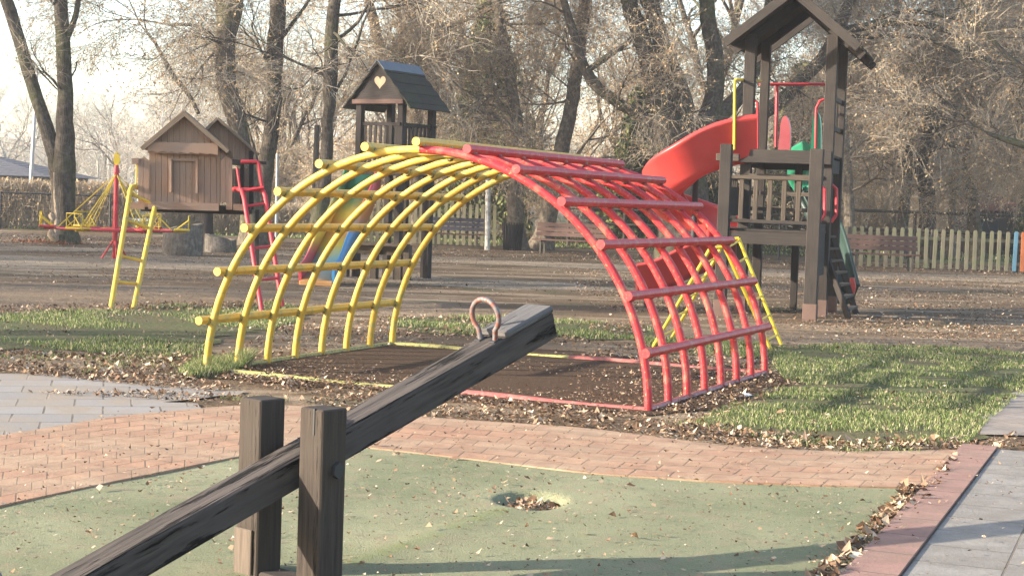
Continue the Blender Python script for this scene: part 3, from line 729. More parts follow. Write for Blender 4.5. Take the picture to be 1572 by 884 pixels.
ladder(B0, at(198, 305, 22.3), B1, at(237, 322, 22.45), [at(200, 292, 22.35), at(203, 287, 22.42), at(208, 286, 22.5), at(210.5, 288, 22.56)], [at(237.5, 319, 22.5)], .035, M_yel, (.24, .47, .80, 1.05), 'l', 'yellow ladder rail')
m = MB(); m.tube([at(210, 246, 22.5), at(209, 286, 22.5)], .012, 8); m.build('grab_rail', M_yelm, ph)
C0, C1 = gp(402, 478), gp(434, 474)
ladder(C0, at(375, 305, 22.35), C1, at(407, 300, 22.45), [at(371, 292, 22.4), at(366, 290.5, 22.5), at(359, 290.5, 22.6)], [at(404, 294, 22.5), at(398, 291, 22.55), at(388, 291, 22.6)], .033, M_redm, (.27, .55, .93, 1.07), 'r', 'red ladder rail')
m = MB(); m.tube([at(369, 292, 22.4), at(364, 258, 22.45)], .018, 8); m.tube([at(403, 292, 22.5), at(397, 251, 22.5), at(394, 248, 22.5), at(370, 248.5, 22.45)], .026, 8); m.tube([at(359, 290.5, 22.5), at(402, 291.5, 22.5)], .024, 8); m.build('hand_hoop', M_redm, ph)
# rear props of the platform, tucked behind the two ladders
for px_, Y_ in ((398, 23.4),):
    p = at(px_, 400, Y_); m = MB(); m.bar([p[0] - .02, Y_, 0], at(px_ + (26 if px_ < 300 else -3), 322, Y_), .05, .05, (0, 1, 0)); m.build('prop', M_dark, ph)

# ================================================================ MERRY-GO-ROUND
mc = gp(176, 397); YM = mc[1]
mg = empty('merry_go_round', mc, label='red and yellow merry-go-round with a flame topped pole beside the old tree', cat='merry-go-round')
topz = at(177, 262, YM)[2]; dz_ = at(175, 352, YM)[2]
m = MB(); m.tube([mc, mc + [0, 0, dz_ - .08]], .05, 10)
for k in range(4):
    an = k * math.pi / 2 + .4; m.tube([mc + [.28 * math.cos(an), .28 * math.sin(an), 0], mc + [.05 * math.cos(an), .05 * math.sin(an), dz_ * .6]], .022, 6)
m.build('stand', M_redm, mg)
m = MB(); m.tube([mc + [0, 0, dz_ - .1], mc + [0, 0, topz]], [.06, .05], 12); m.tube([mc + [0, 0, topz - .05], mc + [0, 0, topz + .12]], [.075, .04], 12); m.build('pole', M_redm, mg)
m = MB(); fl = [(0, 0), (.06, .06), (.075, .14), (.05, .20), (.06, .27), (.015, .24), (0, .33), (-.03, .25), (-.06, .28), (-.05, .18), (-.075, .12), (-.05, .04)]
m.prism([mc + [x, -.015, topz + .10 + z] for x, z in fl][::-1], (0, .03, 0)); m.build('finial', M_yelm, mg)
Rm = 1.22
m = MB(); m.tube([mc + [Rm * math.cos(x), Rm * math.sin(x), dz_] for x in np.linspace(0, 2 * np.pi, 33)[:-1]], .022, 8, closed=True); m.tube([mc + [.7 * math.cos(x), .7 * math.sin(x), dz_] for x in np.linspace(0, 2 * np.pi, 25)[:-1]], .03, 8, closed=True)
m.build('platform_ring', M_redm, mg)
for k in range(6):
    an = k * math.pi / 3 + .2; u = np.array([math.cos(an), math.sin(an), 0]); v_ = np.array([-u[1], u[0], 0])
    m = MB(); m.tube([mc + u * .05 + [0, 0, dz_], mc + u * 1.50 + [0, 0, dz_ - .02]], .021, 8); m.build('arm', M_redm if k % 2 else M_yelm, mg)
    m = MB()
    for e in (-1, 1): m.tube([mc + [0, 0, topz - .06], mc + u * 1.2 + v_ * e * .10 + [0, 0, dz_ + .02]], .010, 6)
    m.build('stay', M_yelm, mg)
    for r_ in (1.42,):
        c = mc + u * r_ + [0, 0, dz_]
        m = MB(); m.box(c + [0, 0, .03], (.34, .42, .04), u, v_, Zv, .01); s0 = m.build('seat', M_yelm if k % 2 == 0 else M_redm, mg)
        m = MB(); q = [c + u * .14 + v_ * e * .19 + [0, 0, z] for e, z in ((-1, .05), (-1, .34), (1, .34), (1, .05))]
        m.tube(q, .014, 6, closed=True); m.tube([q[0], q[2]], .009, 5); m.tube([c - u * .1 + v_ * .19 + [0, 0, .05], q[2] - [0, 0, .1]], .014, 5); m.tube([c - u * .1 - v_ * .19 + [0, 0, .05], q[1] - [0, 0, .1]], .014, 5)
        m.build('seat_back', M_yelm, s0)

# ================================================================ HOLLOW LOG PIECES
M_log = bark('log_side', (.10, .085, .07), (.22, .19, .16)); M_logt = wood('log_top', (.22, .175, .12), (.33, .27, .19), None, .6, .9, .6)
def hollow(pxl, pxr, pyb, hpx, lab, tilt, loc_d=0, dark=False):
    a0, a1 = gp(pxl, pyb), gp(pxr, pyb + 1); c = (a0 + a1) / 2; w_ = np.linalg.norm(a1 - a0) / 2; h_ = hpx / F_PX * c[1]
    o = empty('hollow_log', c, label=lab, cat='log block')
    n = 28; m = MB(); V = []; 
    prof = [(1.0, 0), (1.02, .3), (.98, .8), (.97, 1.0), (.72, 1.0), (.66, .55)]
    for r_, z in prof:
        for k in range(n):
            an = 2 * math.pi * k / n; rr = 1 + .07 * math.sin(an * 3 + 1) + .05 * math.sin(an * 5)
            top = h_ * (1 + tilt * math.cos(an)) + .02 * math.sin(4 * an)
            V.append([c[0] + w_ * r_ * rr * math.cos(an), c[1] + w_ * .8 * r_ * rr * math.sin(an), z * top])
    V = np.array(V); f1 = []
    for i in range(len(prof) - 1):
        for k in range(n):
            f1.append((i * n + k, i * n + (k + 1) % n, (i + 1) * n + (k + 1) % n, (i + 1) * n + k))
    uvv = [((p[2]), math.atan2(p[1] - c[1], p[0] - c[0]) * .5) for p in V]
    m.add(V, f1[:3 * n], uvv, True); m.poly(V[:n], [list(range(n))[::-1]]); m.build('log_wall', M_log, o)
    m = MB(); m.add(V, f1[3 * n:], uvv); m.poly(V[-n:], [list(range(n))]); m.build('log_top', M_logt, o)
hollow(248, 307, 391, 44, 'hollowed grey log block with a scooped out top, the taller of the two', .10)
hollow(312, 360, 387, 24, 'low dark log block lying beside the taller hollow one', -.15)

# ================================================================ HEART TOWER WITH RAINBOW SLIDE
HT0 = gp(546, 425); psi = R(-32)
ht = empty('heart_tower', HT0, psi, label='dark wooden tower with a heart cut in its gable and a rainbow slide', cat='play tower')
S_ = .98
def zpx(y, Y, x=600): return at(x, y, Y)[2]
ze, zr = zpx(160, 31.3), zpx(99, 31.3)
for (x, y) in ((0, 0), (S_, 0), (0, S_), (S_, S_)):
    m = LMB(); m.box((x, y, ze / 2 + .04), (.125, .125, ze + .1), bevel=.006); m.build('post', M_dark, ht)
m = LMB()
ov = .30
for sgn in (-1, 1):
    p0 = np.array([S_ / 2, 0, zr]); p1 = np.array([S_ / 2 + sgn * (S_ / 2 + ov), 0, ze - .10]); d = nrm(p1 - p0); L_ = np.linalg.norm(p1 - p0)
    for i in range(9):
        f = (i + .5) / 9; c = p0 + d * L_ * f; m.box((c[0], S_ / 2, c[2] + .015 * (i % 2)), (L_ / 9 + .02, S_ + .34, .03), d, (0, 1, 0), np.cross(d, (0, 1, 0)), .003)
m.build('roof', M_roofd, ht)
t = NT('roof_felt'); M_felt = t.fin(t.mix(t.noise(t.pos(), 6), (.09, .10, .12), (.14, .155, .18)), .6)
m = LMB()
for sgn in (-1, 1):
    p0 = np.array([S_ / 2, S_ / 2, zr + .045]); d = nrm(np.array([sgn * (S_ / 2 + ov), 0, ze - .10 - zr])); m.box(p0 + d * .13, (.24, S_ + .36, .012), d, (0, 1, 0), np.cross(d, (0, 1, 0)))
m.build('ridge_cap', M_felt, ht)
# gable board with a real heart shaped hole: triangulated around the cut-out
hx = lambda u: .118 * math.sin(u) ** 3
hz = lambda u: .0072 * (13 * math.cos(u) - 5 * math.cos(2 * u) - 2 * math.cos(3 * u) - math.cos(4 * u))
hc = (S_ / 2 + .02, ze + (zr - ze) * .52)
heart = [(hc[0] + 1.15 * hx(u), hc[1] + 1.2 * hz(u)) for u in np.linspace(0, 2 * np.pi, 37)[:-1]]
gab = [(-.14, ze - .02), (S_ + .14, ze - .02), (S_ / 2 + .03, zr - .04), (S_ / 2 - .03, zr - .04)]
from mathutils.geometry import tessellate_polygon
def holed(m, outer, inner, y, th):
    P = [[Vector((p[0], p[1], 0)) for p in outer], [Vector((p[0], p[1], 0)) for p in inner]]
    tr = tessellate_polygon(P); pts = outer + inner
    for yy in (y, y + th): m.add([(p[0], yy, p[1]) for p in pts], [tuple(t_) for t_ in tr], [(p[0], p[1]) for p in pts])
    k = len(inner)
    for i in range(k):
        a, b = inner[i], inner[(i + 1) % k]; m.add([(a[0], y, a[1]), (b[0], y, b[1]), (b[0], y + th, b[1]), (a[0], y + th, a[1])], [(0, 1, 2, 3)])
m = LMB(); holed(m, gab, heart, -.10, .03); m.build('gable', M_dark, ht)
m = LMB(); m.prism([(p[0], -.094, p[1]) for p in heart], (0, .02, 0)); m.build('heart_panel', flat('pale_board', (.42, .31, .20), .8), ht)
m = LMB(); m.box((S_ / 2, -.125, ze + .02), (S_ + .22, .03, .085), bevel=.004); m.build('gable_trim', M_bench, ht)
for (ax, s0) in ((0, 0), (0, S_), (1, 0), (1, S_)):
    if (ax, s0) == (1, 0): continue
    m = LMB(); z1, z0 = zpx(192, 31.3), zpx(262, 31.3)
    for q in range(7):
        f = .13 + q * .12
        c = (f, s0, (z0 + z1) / 2) if ax == 0 else (s0, f, (z0 + z1) / 2)
        m.box(c, (.055, .02, z1 - z0) if ax == 0 else (.02, .055, z1 - z0))
    c = (S_ / 2, s0, z1) if ax == 0 else (s0, S_ / 2, z1)
    m.box(c, (S_ + .2, .05, .06) if ax == 0 else (.05, S_ + .2, .06)); m.build('railing', M_dark, ht)
m = LMB(); m.box((S_ / 2, S_ / 2, z0 - .05), (S_ + .06, S_ + .06, .08)); m.build('deck', M_dark, ht)
m = LMB(); zb = zpx(374, 31.3); m.box((S_ * .6, -.25, zb), (1.5, .3, .05)); m.box((S_ * .6, -.1, zb - .12), (1.5, .05, .16)); m.build('bench_board', M_towerl, ht)
for x in (-.08, S_ * .62, S_ + .30, S_ + .12):
    m = LMB(); m.box((x, -.22 + (x > 1) * .12, zb / 2), (.13, .10, zb)); m.build('leg', M_towerl, ht)
for x, y in ((.35, S_ + .1), (.75, S_ + .2)):
    m = LMB(); m.box((x, y, 1.0), (.09, .09, 2.0)); m.build('brace_post', M_dark, ht)
def zramp(name, stops, z0, z1):
    t = NT(name); ps = t.n('ShaderNodeNewGeometry').outputs['Position']; sx = t.n('ShaderNodeSeparateXYZ'); t.l(ps, sx.inputs[0])
    f = t.math('MULTIPLY', t.math('SUBTRACT', sx.outputs[2], z0), 1 / (z1 - z0)); n = t.noise(t.pos(), 4, 2)
    f = t.math('ADD', f, t.math('MULTIPLY', t.math('SUBTRACT', n, .5), .10))
    return t.fin(t.ramp(f, stops), .4, spec=.4)
gr_, ye_, or_, rd_, bl_ = (.035, .17, .07), (.60, .42, .04), (.55, .20, .05), (.50, .06, .07), (.06, .22, .42)
M_sl = zramp('slide_left_side', [(0, rd_), (.22, rd_), (.36, ye_), (.55, ye_), (.7, gr_), (1, gr_)], .05, 2.2)
M_sr = zramp('slide_right_side', [(0, bl_), (.38, bl_), (.52, or_), (.62, or_), (.75, rd_), (1, rd_)], .05, 2.2)
M_sb = zramp('slide_bed', [(0, (.45, .22, .07)), (.15, (.20, .36, .36)), (.28, ye_), (.42, or_), (.55, ye_), (.68, gr_), (1, gr_)], .05, 2.2)
sl_pts = np.array([at(558, 268, 30.6), at(552, 292, 30.3), at(545, 312, 30.0), at(532, 337, 29.6), at(518, 366, 29.2), at(505, 396, 28.8), at(496, 418, 28.4), at(486, 430, 28.0)])
def smoothpath(P, k):
    P = np.asarray(P, float); L = np.r_[0, np.cumsum(np.linalg.norm(np.diff(P, axis=0), axis=1))]; tt = np.linspace(0, L[-1], k); Q_ = np.stack([np.interp(tt, L, P[:, i]) for i in range(3)], -1)
    for _ in range(3): Q_[1:-1] = (Q_[:-2] + 2 * Q_[1:-1] + Q_[2:]) / 4
    return Q_
def chute(P, prof, hs=None):                                 # sweep a closed section (side, up) along P
    m = MB(); P = np.asarray(P); T = np.gradient(P, axis=0); V = []
    hs = np.ones(len(P)) if hs is None else hs
    for p, t_, h_ in zip(P, T, hs):
        hz_ = nrm(t_ * [1, 1, 0]); sd_ = np.array([hz_[1], -hz_[0], 0])      # side: to the right of travel
        up_ = nrm(np.cross(sd_, t_))
        up_ = nrm(up_ * .6 + Zv * .4)
        V += [p + sd_ * a + up_ * b * (h_ if b > 0 else 1) for a, b in prof]
    k = len(prof); n = len(P); I, J = np.meshgrid(np.arange(n - 1), np.arange(k), indexing='ij')
    m.add(V, np.stack([I * k + J, (I + 1) * k + J, (I + 1) * k + (J + 1) % k, I * k + (J + 1) % k], -1).reshape(-1, 4), smooth=True)
    m.poly(V[:k], [list(range(k))]); m.poly(V[-k:], [list(range(k))[::-1]])
    return m
SP = smoothpath(sl_pts, 30)
hw = .27
for nm, prof, mt in (('slide_bed', [(-hw, 0), (hw, 0), (hw, -.03), (-hw, -.03)], M_sb),
                     ('slide_side', [(hw, -.10), (hw, .24), (hw + .02, .27), (hw + .05, .24), (hw + .05, -.16)], M_sl),
                     ('slide_side', [(-hw - .05, -.16), (-hw - .05, .24), (-hw - .02, .27), (-hw, .24), (-hw, -.10)], M_sr)):
    o = chute(SP, prof); mm = o
    V = np.concatenate(o.v) - HT0; cz, sz = math.cos(-psi), math.sin(-psi)
    V = np.stack([V[:, 0] * cz - V[:, 1] * sz, V[:, 0] * sz + V[:, 1] * cz, V[:, 2]], -1); o.v = [V]; o.local = True
    o.build(nm, mt, ht)
m = MB(); e0 = SP[-1]; f_ = nrm((SP[-1] - SP[-3]) * [1, 1, 0]); s_ = np.array([f_[1], -f_[0], 0])
m.box(e0 + f_ * .03 + [0, 0, -.13], (.60, .05, .24), s_, f_, Zv, .02)
V = [v_ - HT0 for v_ in m.v]; m.v = [np.stack([q[:, 0] * cz - q[:, 1] * sz, q[:, 0] * sz + q[:, 1] * cz, q[:, 2]], -1) for q in V]; m.local = True
m.build('slide_foot', M_sb, ht)

# ================================================================ TALL TOWER WITH RED AND GREEN SLIDES
T0 = gp(1243, 493); TR = R(-17)
tw = empty('play_tower', T0, TR, label='tall dark wooden play tower with open gable roof, red spiral slide and green slide', cat='play tower')
tu = np.array([math.cos(TR), math.sin(TR), 0]); tv = np.array([-math.sin(TR), math.cos(TR), 0])
def tl(P):                                                   # world -> tower frame
    d = np.asarray(P, float) - T0; return np.array([d @ tu, d @ tv, d[2]])
def zT(y, Y, x=1210): return at(x, y, Y)[2]
m = None
W_ = -1.30; D1, D2 = 1.22, 2.5
pw = .185
def post(x, y, z0_, z1_, w_=pw, mt=M_tower, foot=True, nm='post'):
    m = LMB(); m.box((x, y, (z0_ + z1_) / 2), (w_, w_, z1_ - z0_), bevel=.008); o = m.build(nm, mt, tw)
    if foot and z0_ < .2:
        m = LMB(); m.box((x, y, .10), (w_ + .012, w_ + .012, .30), bevel=.006); m.build('foot_paint', M_foot, o)
        o.children[0].parent = o
    return o
M_foot = flat('foot_primer', (.115, .072, .058), .9)
post(0, 0, -.05, 2.46); post(W_, 0, -.05, 2.50, .165)
zt = 4.20
post(.02, D1, -.05, zt, .165); post(W_ + .10, D1, -.05, zt, .165); post(.04, D2, -.05, zt, .15); post(W_ + .14, D2, -.05, zt, .14)
post(W_ + .75, D2 - .1, -.05, 2.3, .11, foot=False)
z_d, z_u = 1.16, 2.30
m = LMB(); m.box((W_ / 2, 0.0, z_d), (-W_ - .16, .10, .18), bevel=.006); m.build('deck_beam', M_tower, tw)
m = LMB(); m.box((W_ / 2, D1, z_d), (-W_ - .16, .10, .18), bevel=.006); m.build('deck_beam', M_tower, tw)
m = LMB()
for i in range(9): m.box((W_ / 2, .12 + i * .125, z_d + .11), (-W_ + .1, .115, .035), bevel=.003)
m.build('deck', M_tower, tw)
# front railing
zr0, zr1 = 1.40, 2.03
m = LMB(); m.box((W_ / 2, -.02, zr1), (-W_ - .14, .09, .055), bevel=.006); m.build('hand_rail', M_towerl, tw)
m = LMB(); m.box((W_ / 2, -.02, zr0), (-W_ - .14, .06, .05), bevel=.005); m.build('lower_rail', M_tower, tw)
for i in range(5):
    m = LMB(); m.box((W_ + .245 + i * .205, -.03, (zr0 + zr1) / 2), (.065, .03, zr1 - zr0 - .03), bevel=.004); m.build('baluster', M_towerl, tw)
# left side railing of the lower deck
m = LMB(); m.box((W_, D1 / 2, zr1), (.06, D1 - .2, .06)); m.box((W_, D1 / 2, zr0), (.06, D1 - .2, .05))
for i in range(5): m.box((W_, .22 + i * .19, (zr0 + zr1) / 2), (.03, .065, zr1 - zr0))
m.build('side_railing', M_tower, tw)
# beams of the upper deck and boards between
m = LMB(); m.box((W_ / 2 + .06, D1 - .14, z_u + .07), (-W_ + .06, .09, .20), bevel=.008); m.build('upper_beam', M_tower, tw)
m = LMB(); m.box((W_ / 2 + .06, D1 - .10, z_u - .22), (-W_ - .2, .04, .055)); m.box((W_ / 2 + .06, D1 + .02, z_u - .48), (-W_ - .2, .04, .06)); m.box((W_ / 2 + .06, D1 + .02, z_u - .72), (-W_ - .2, .04, .06)); m.build('cross_board', M_towerl, tw)
m = LMB(); m.box((W_ / 2 + .08, D2, z_u), (-W_ - .1, .09, .18)); m.box((W_ + .14, (D1 + D2) / 2, z_u), (.09, D2 - D1, .16)); m.box((.03, (D1 + D2) / 2, z_u - .04), (.09, D2 - D1 - .1, .20)); m.build('upper_frame', M_tower, tw)
m = LMB()
for i in range(10): m.box((W_ / 2 + .06, D1 + .08 + i * .125, z_u + .11), (-W_ + .02, .115, .035))
m.build('upper_deck', M_dark, tw)
m = LMB(); m.box((W_ - .10, D1 - .5, z_u + .03), (.34, .10, .11), bevel=.006); m.build('stub_beam', M_towerl, tw)
m = LMB(); m.box((W_ + .02, .62, z_d + .52), (.035, 1.0, .42)); m.build('dark_panel', M_dark, tw)
m = LMB(); m.box((.03, .62, z_d - .15), (.03, .95, .75)); m.build('dark_side_sheet', M_dark, tw)  # thin dark sheet between the right posts, crossing deck level
# right side railing of the upper deck
m = LMB(); zz0, zz1 = zT(212, 26), zT(157, 26)
m.box((.04, (D1 + D2) / 2, zz1), (.05, D2 - D1 - .16, .07)); m.box((.04, (D1 + D2) / 2, zz0 + .12), (.05, D2 - D1 - .16, .07))
for i in range(5): m.box((.04, D1 + .2 + i * .21, (zz0 + zz1) / 2 + .06), (.03, .065, zz1 - zz0 - .1))
m.build('upper_railing', M_towerl, tw)
# open gable roof: two boarded leaves on rafters, ridge at the top of the frame
zr_, ze_ = 4.79, 4.03
xc = W_ / 2 + .15; hwR = .98
m = None
for sgn in (-1, 1):
    p0 = np.array([xc, 0, zr_]); p1 = np.array([xc + sgn * hwR, 0, ze_ - (.06 if sgn > 0 else 0)]); d = nrm(p1 - p0); L_ = np.linalg.norm(p1 - p0); nn = np.cross(d, (0, 1, 0)); nn = nn if nn[2] > 0 else -nn
    m = LMB()
    for i in range(8):
        f = (i + .5) / 8; c = p0 + d * L_ * f; m.box((c[0], (D1 + D2) / 2 - .05, c[2] + .012 * (i % 2)), (L_ / 8 + .015, 2.15, .028), d, (0, 1, 0), nn, .003)
    m.build('roof', M_roofd, tw)
    for y in (D1 - .78, D1, D2, D2 + .6):
        m = LMB(); c = (p0 + p1) / 2; m.box((c[0], y, c[2] - .085 if y > 1 else c[2] - .035), (L_ - .02, .05, .13), d, (0, 1, 0), nn, .004); m.build('rafter', M_tower, tw)
# pipes on the upper deck
def wtube(pts, r, mat, nm, n=8):
    m = LMB(); m.tube([tl(p) for p in pts], r, n); return m.build(nm, mat, tw)
Yt = 25.6
wtube([at(1127, 230, 24.6), at(1128, 124, 24.6), at(1130, 122.5, 24.6), at(1168, 124, 25.6)], .022, M_yelm, 'yellow_pipe')
wtube([at(1166, 130, 26.3), at(1300, 129.5, 26.6)], .024, M_redm, 'red_crossbar')
wtube([at(1193, 130, 26.4), at(1191, 226, 26.3)], .03, M_redm, 'red_upright')
wtube([at(1158, 154, 25.8), at(1163, 158, 25.8), at(1163, 228, 25.8)], .022, M_redm, 'red_upright')
wtube([at(1252, 228, 26.9), at(1253, 166, 26.9), at(1259, 155, 26.9), at(1265, 153, 26.9)], .022, M_redm, 'grab_pipe')
for dx, Yq in ((0, 24.3), (18, 25.1)):
    wtube([at(1259 + dx, 284, Yq), at(1266 + dx, 290, Yq), at(1266 + dx, 330, Yq), at(1258 + dx, 341, Yq)], .026, M_redm, 'grab_handle')
t = NT('red_plastic'); M_rp = t.fin(t.mix(t.noise(t.pos(), 2, 3), (.36, .022, .022), (.52, .06, .05)), .40, t.noise(t.pos(), 30), .001, .4, .5)
t = NT('green_plastic'); M_gp = t.fin(t.mix(t.noise(t.pos(), 2, 3), (.015, .17, .09), (.03, .25, .14)), .35, spec=.45)
t = NT('dark_plastic'); M_dp = t.fin(t.mix(t.noise(t.pos(), 2, 3), (.018, .035, .028), (.03, .055, .045)), .45, spec=.4)
t = NT('pink_plastic'); M_pp = t.fin(t.mix(t.noise(t.pos(), 3, 3), (.45, .05, .07), (.62, .20, .20)), .4, spec=.45)
def hood(px0, px1, pyt, pyb, Y, mat, nm):                    # rounded entrance hood
    pts = []
    for an in np.linspace(math.pi, 0, 13): pts.append(at((px0 + px1) / 2 + (px1 - px0) / 2 * math.cos(an), pyt + 26 - 26 * math.sin(an), Y))
    pts = [at(px0 - 3, pyb, Y)] + pts + [at(px1, pyb, Y)]
    m = LMB(); m.prism(np.array([tl(p) for p in pts])[::-1], (0.01, .07, 0)); m.build(nm, mat, tw)
hood(1197, 1213, 178, 230, 26.9, M_pp, 'slide_hood'); hood(1247, 1260, 172, 230, 26.9, M_gp, 'slide_hood')
# red spiral slide
hc = np.array([2.80, 25.45]); hr_ = .50
path = [np.array([3.62, 24.93, 2.44]), np.array([3.40, 24.93, 2.42]), np.array([3.1, 24.93, 2.34])]
N_ = 44
for i in range(N_ + 1):
    an = -math.pi / 2 - 2 * math.pi * i / N_; path.append(np.array([hc[0] + hr_ * math.cos(an), hc[1] + hr_ * math.sin(an), 2.22 - 1.50 * (i / N_) ** .80]))
path += [np.array([2.55, 24.95, .60]), np.array([2.3, 24.95, .46]), np.array([2.02, 24.95, .37]), np.array([1.90, 24.95, .36])]
RP = smoothpath(np.array(path), 80)
q = .25
prof = [(q - .03, .24), (q + .03, .27), (q + .05, .22), (q + .02, .19), (q + .005, -.05), (q * .55, -.15), (-q * .55, -.17), (-q - .01, -.06), (-q - .05, .46), (-q - .09, .50), (-q - .06, .56), (-q + .00, .54), (-q - .01, .46), (-q + .035, .02), (-q * .5, -.045), (q * .5, -.045), (q - .035, .02)]
m = chute(RP, prof, np.interp(np.arange(len(RP)), [0, 8, 24, 60, 80], [1.0, .95, .72, .62, .6])); V = np.concatenate(m.v); m.v = [np.array([tl(p) for p in V])]; m.local = True
rs = m.build('red_slide', M_rp, tw); rs['label'] = 'red spiral slide'
m = LMB(); c = tl([2.05, 24.95, 0]); m.tube([(c[0], c[1], 0), (c[0], c[1], .34)], .03, 8); c = tl([2.80, 25.45, 0]); m.tube([(c[0], c[1], 0), (c[0], c[1], 2.2)], .045, 8); m.build('slide_support', M_dmetal, tw)
# green slide
gp_pts = np.array([at(1250, 246, 27.0), at(1240, 250, 27.4), at(1226, 258, 27.8), at(1222, 272, 28.2), at(1232, 300, 28.3), at(1254, 330, 28.0), at(1268, 358, 27.5), at(1279, 392, 27.1), at(1287, 425, 26.8), at(1293, 448, 26.6), at(1296, 460, 26.5)])
GP = smoothpath(gp_pts, 40)
prof = [(x * .62, z * .55) for x, z in prof]
m = chute(GP[:16], prof); V = np.concatenate(m.v); m.v = [np.array([tl(p) for p in V])]; m.local = True
m.build('green_slide', M_gp, tw)
m = chute(GP[15:], prof); V = np.concatenate(m.v); m.v = [np.array([tl(p) for p in V])]; m.local = True
m.build('lower_slide', M_dp, tw)
prof2 = [(x * .80, z * .9 - .02) for x, z in [(.2, .10), (.23, .0), (.15, -.07), (-.15, -.07), (-.23, 0), (-.23, .20), (-.25, .2), (-.27, -.02), (-.16, -.1), (.16, -.1), (.26, -.02), (.25, .1)]]
m = chute(GP[14:-2], prof2); V = np.concatenate(m.v); m.v = [np.array([tl(p) for p in V])]; m.local = True
m.build('slide_shell', M_dp, tw)
m = LMB(); e = tl(at(1308, 436, 26.3)); m.tube([e + [0, -.02, .10], e + [.01, 0, -.05], e + [0, .03, -.20]], [.04, .06, .04], 10); m.build('slide_lip', M_rp, tw)
# little ladder
m = None
la0, la1 = tl(gp(1304, 489)), tl(gp(1315, 482)); lb0, lb1 = tl(at(1257, 362, 24.7)), tl(at(1278, 362, 25.1))
for a, b in ((la0, lb0), (la1, lb1)):
    m = LMB(); m.bar(a - [0, 0, .03], b, .05, .09, bevel=.004); m.build('ladder_rail', M_tower, tw)
for i in range(7):
    f = .10 + i * .148; m = LMB(); p, q_ = la0 + (lb0 - la0) * f, la1 + (lb1 - la1) * f; m.bar(p, q_, .12, .035, bevel=.003); m.build('ladder_step', M_towerl, tw)

# ================================================================ BENCHES, BIN, FENCES, POLES
def bench(p0, p1, bcol, lab, hs=.45, hb=.86, back=1):
    """slatted park bench; p0, p1 the two ends of its front edge on the ground"""
    p0, p1 = np.array(p0, float), np.array(p1, float); L_ = np.linalg.norm(p1 - p0); an = math.atan2(p1[1] - p0[1], p1[0] - p0[0])
    o = empty('park_bench', (p0 + p1) / 2, an, label=lab, cat='bench', group='park benches along the far path')
    m = LMB()
    for i in range(3): m.box((0, .08 + i * .15, hs), (L_, .13, .04), bevel=.005)
    m.build('seat', bcol[0], o)
    m = LMB()
    for i in range(3): m.box((0, .50 + i * .04, hs + .16 + i * .14), (L_, .03, .12), (1, 0, 0), (0, 1, .0), (0, .25, 1), .004)
    m.build('backrest', bcol[1], o)
    for x in (-L_ * .38, L_ * .38):
        m = LMB(); m.box((x, .06, hs / 2 - .02), (.05, .05, hs)); m.bar((x, .46, 0), (x, .58, hb), .05, .05, (1, 0, 0)); m.box((x, .24, hs - .04), (.05, .44, .05)); m.build('leg', M_rail, o)
    return o
b0, b1 = gp(815, 391), gp(925, 396); bench(b0, b1, (M_bench, M_bench), 'brown slatted bench beside the leaning light trunk, seen through the red bars')
b0, b1 = gp(655, 382), gp(740, 385); bench(b0 + [0, 1, 0], b1 + [0, 1, 0], (M_bench, M_benchb), 'bench with dark bluish back slats left of the litter bin')
b0, b1 = gp(1300, 414), gp(1414, 418); bench(b0, b1, (M_bench, M_bench), 'long reddish brown bench in front of the fence right of the tall tower')
bp = gp(786, 384); lb = empty('litter_bin', bp, label='dark slatted litter bin standing between the two benches', cat='litter bin')
m = MB(); hb_ = at(786, 342, bp[1])[2]
for i in range(22):
    an = 2 * math.pi * i / 22; u = np.array([math.cos(an), math.sin(an), 0]); v_ = np.array([-u[1], u[0], 0])
    m.bar(bp + u * .25, bp + u * .31 + [0, 0, hb_], .075, .025, v_)
m.build('slats', M_dark, lb)
m = MB(); m.tube([bp + [0, 0, .05], bp + [0, 0, hb_ - .06]], [.23, .29], 18); m.build('liner', M_dmetal, lb)
m = MB(); m.tube([bp + [.3 * math.cos(x), .3 * math.sin(x), hb_ - .1] for x in np.linspace(0, 2 * np.pi, 25)[:-1]], .018, 6, closed=True); m.build('hoop', M_dmetal, lb)

def picket_fence(p0, p1, h, step, lab, colours=None, skip=None):
    p0, p1 = np.array(p0, float), np.array(p1, float); L_ = np.linalg.norm(p1 - p0); an = math.atan2(p1[1] - p0[1], p1[0] - p0[0])
    o = empty('picket_fence', p0, an, label=lab, cat='fence')
    m = LMB(); m.box((L_ / 2, .05, h * .22), (L_, .05, .09)); m.box((L_ / 2, .05, h * .80), (L_, .05, .09)); m.build('rail', M_picket, o)
    me = None
    k = int(L_ / step)
    for i in range(k + 1):
        x = i * step + rng.normal(0, .008); hh = h * (1 + rng.normal(0, .012)); w_ = .105
        c = colours.get(i) if colours else None
        m = LMB(); ol = [(-w_ / 2, 0), (w_ / 2, 0), (w_ / 2, hh - .04), (w_ * .28, hh), (-w_ * .28, hh), (-w_ / 2, hh - .04)]
        tl_ = rng.normal(0, .010)
        A_ = np.array([(x + a + tl_ * b, 0, b + .05) for a, b in ol]); m.prism_uv(A_[::-1][::-1], (0, -.022, 0))
        q_ = m.build('picket', c[0] if c else M_picket, o)
        if c: q_['label'] = c[1]
    for i in range(0, int(L_ / 2.4) + 1):
        m = LMB(); m.box((min(i * 2.4 + .12, L_), .13, h / 2), (.11, .11, h + .05)); m.build('post', M_rail, o)
    return o
F0, F1 = gp(1296, 410), gp(1640, 422)
F1 = F0 + nrm(F1 - F0) * 8.0
stepf = .23
def pidx(px):
    P = gp(px, 415); return int(round(((P - F0) @ nrm(F1 - F0)) / stepf))
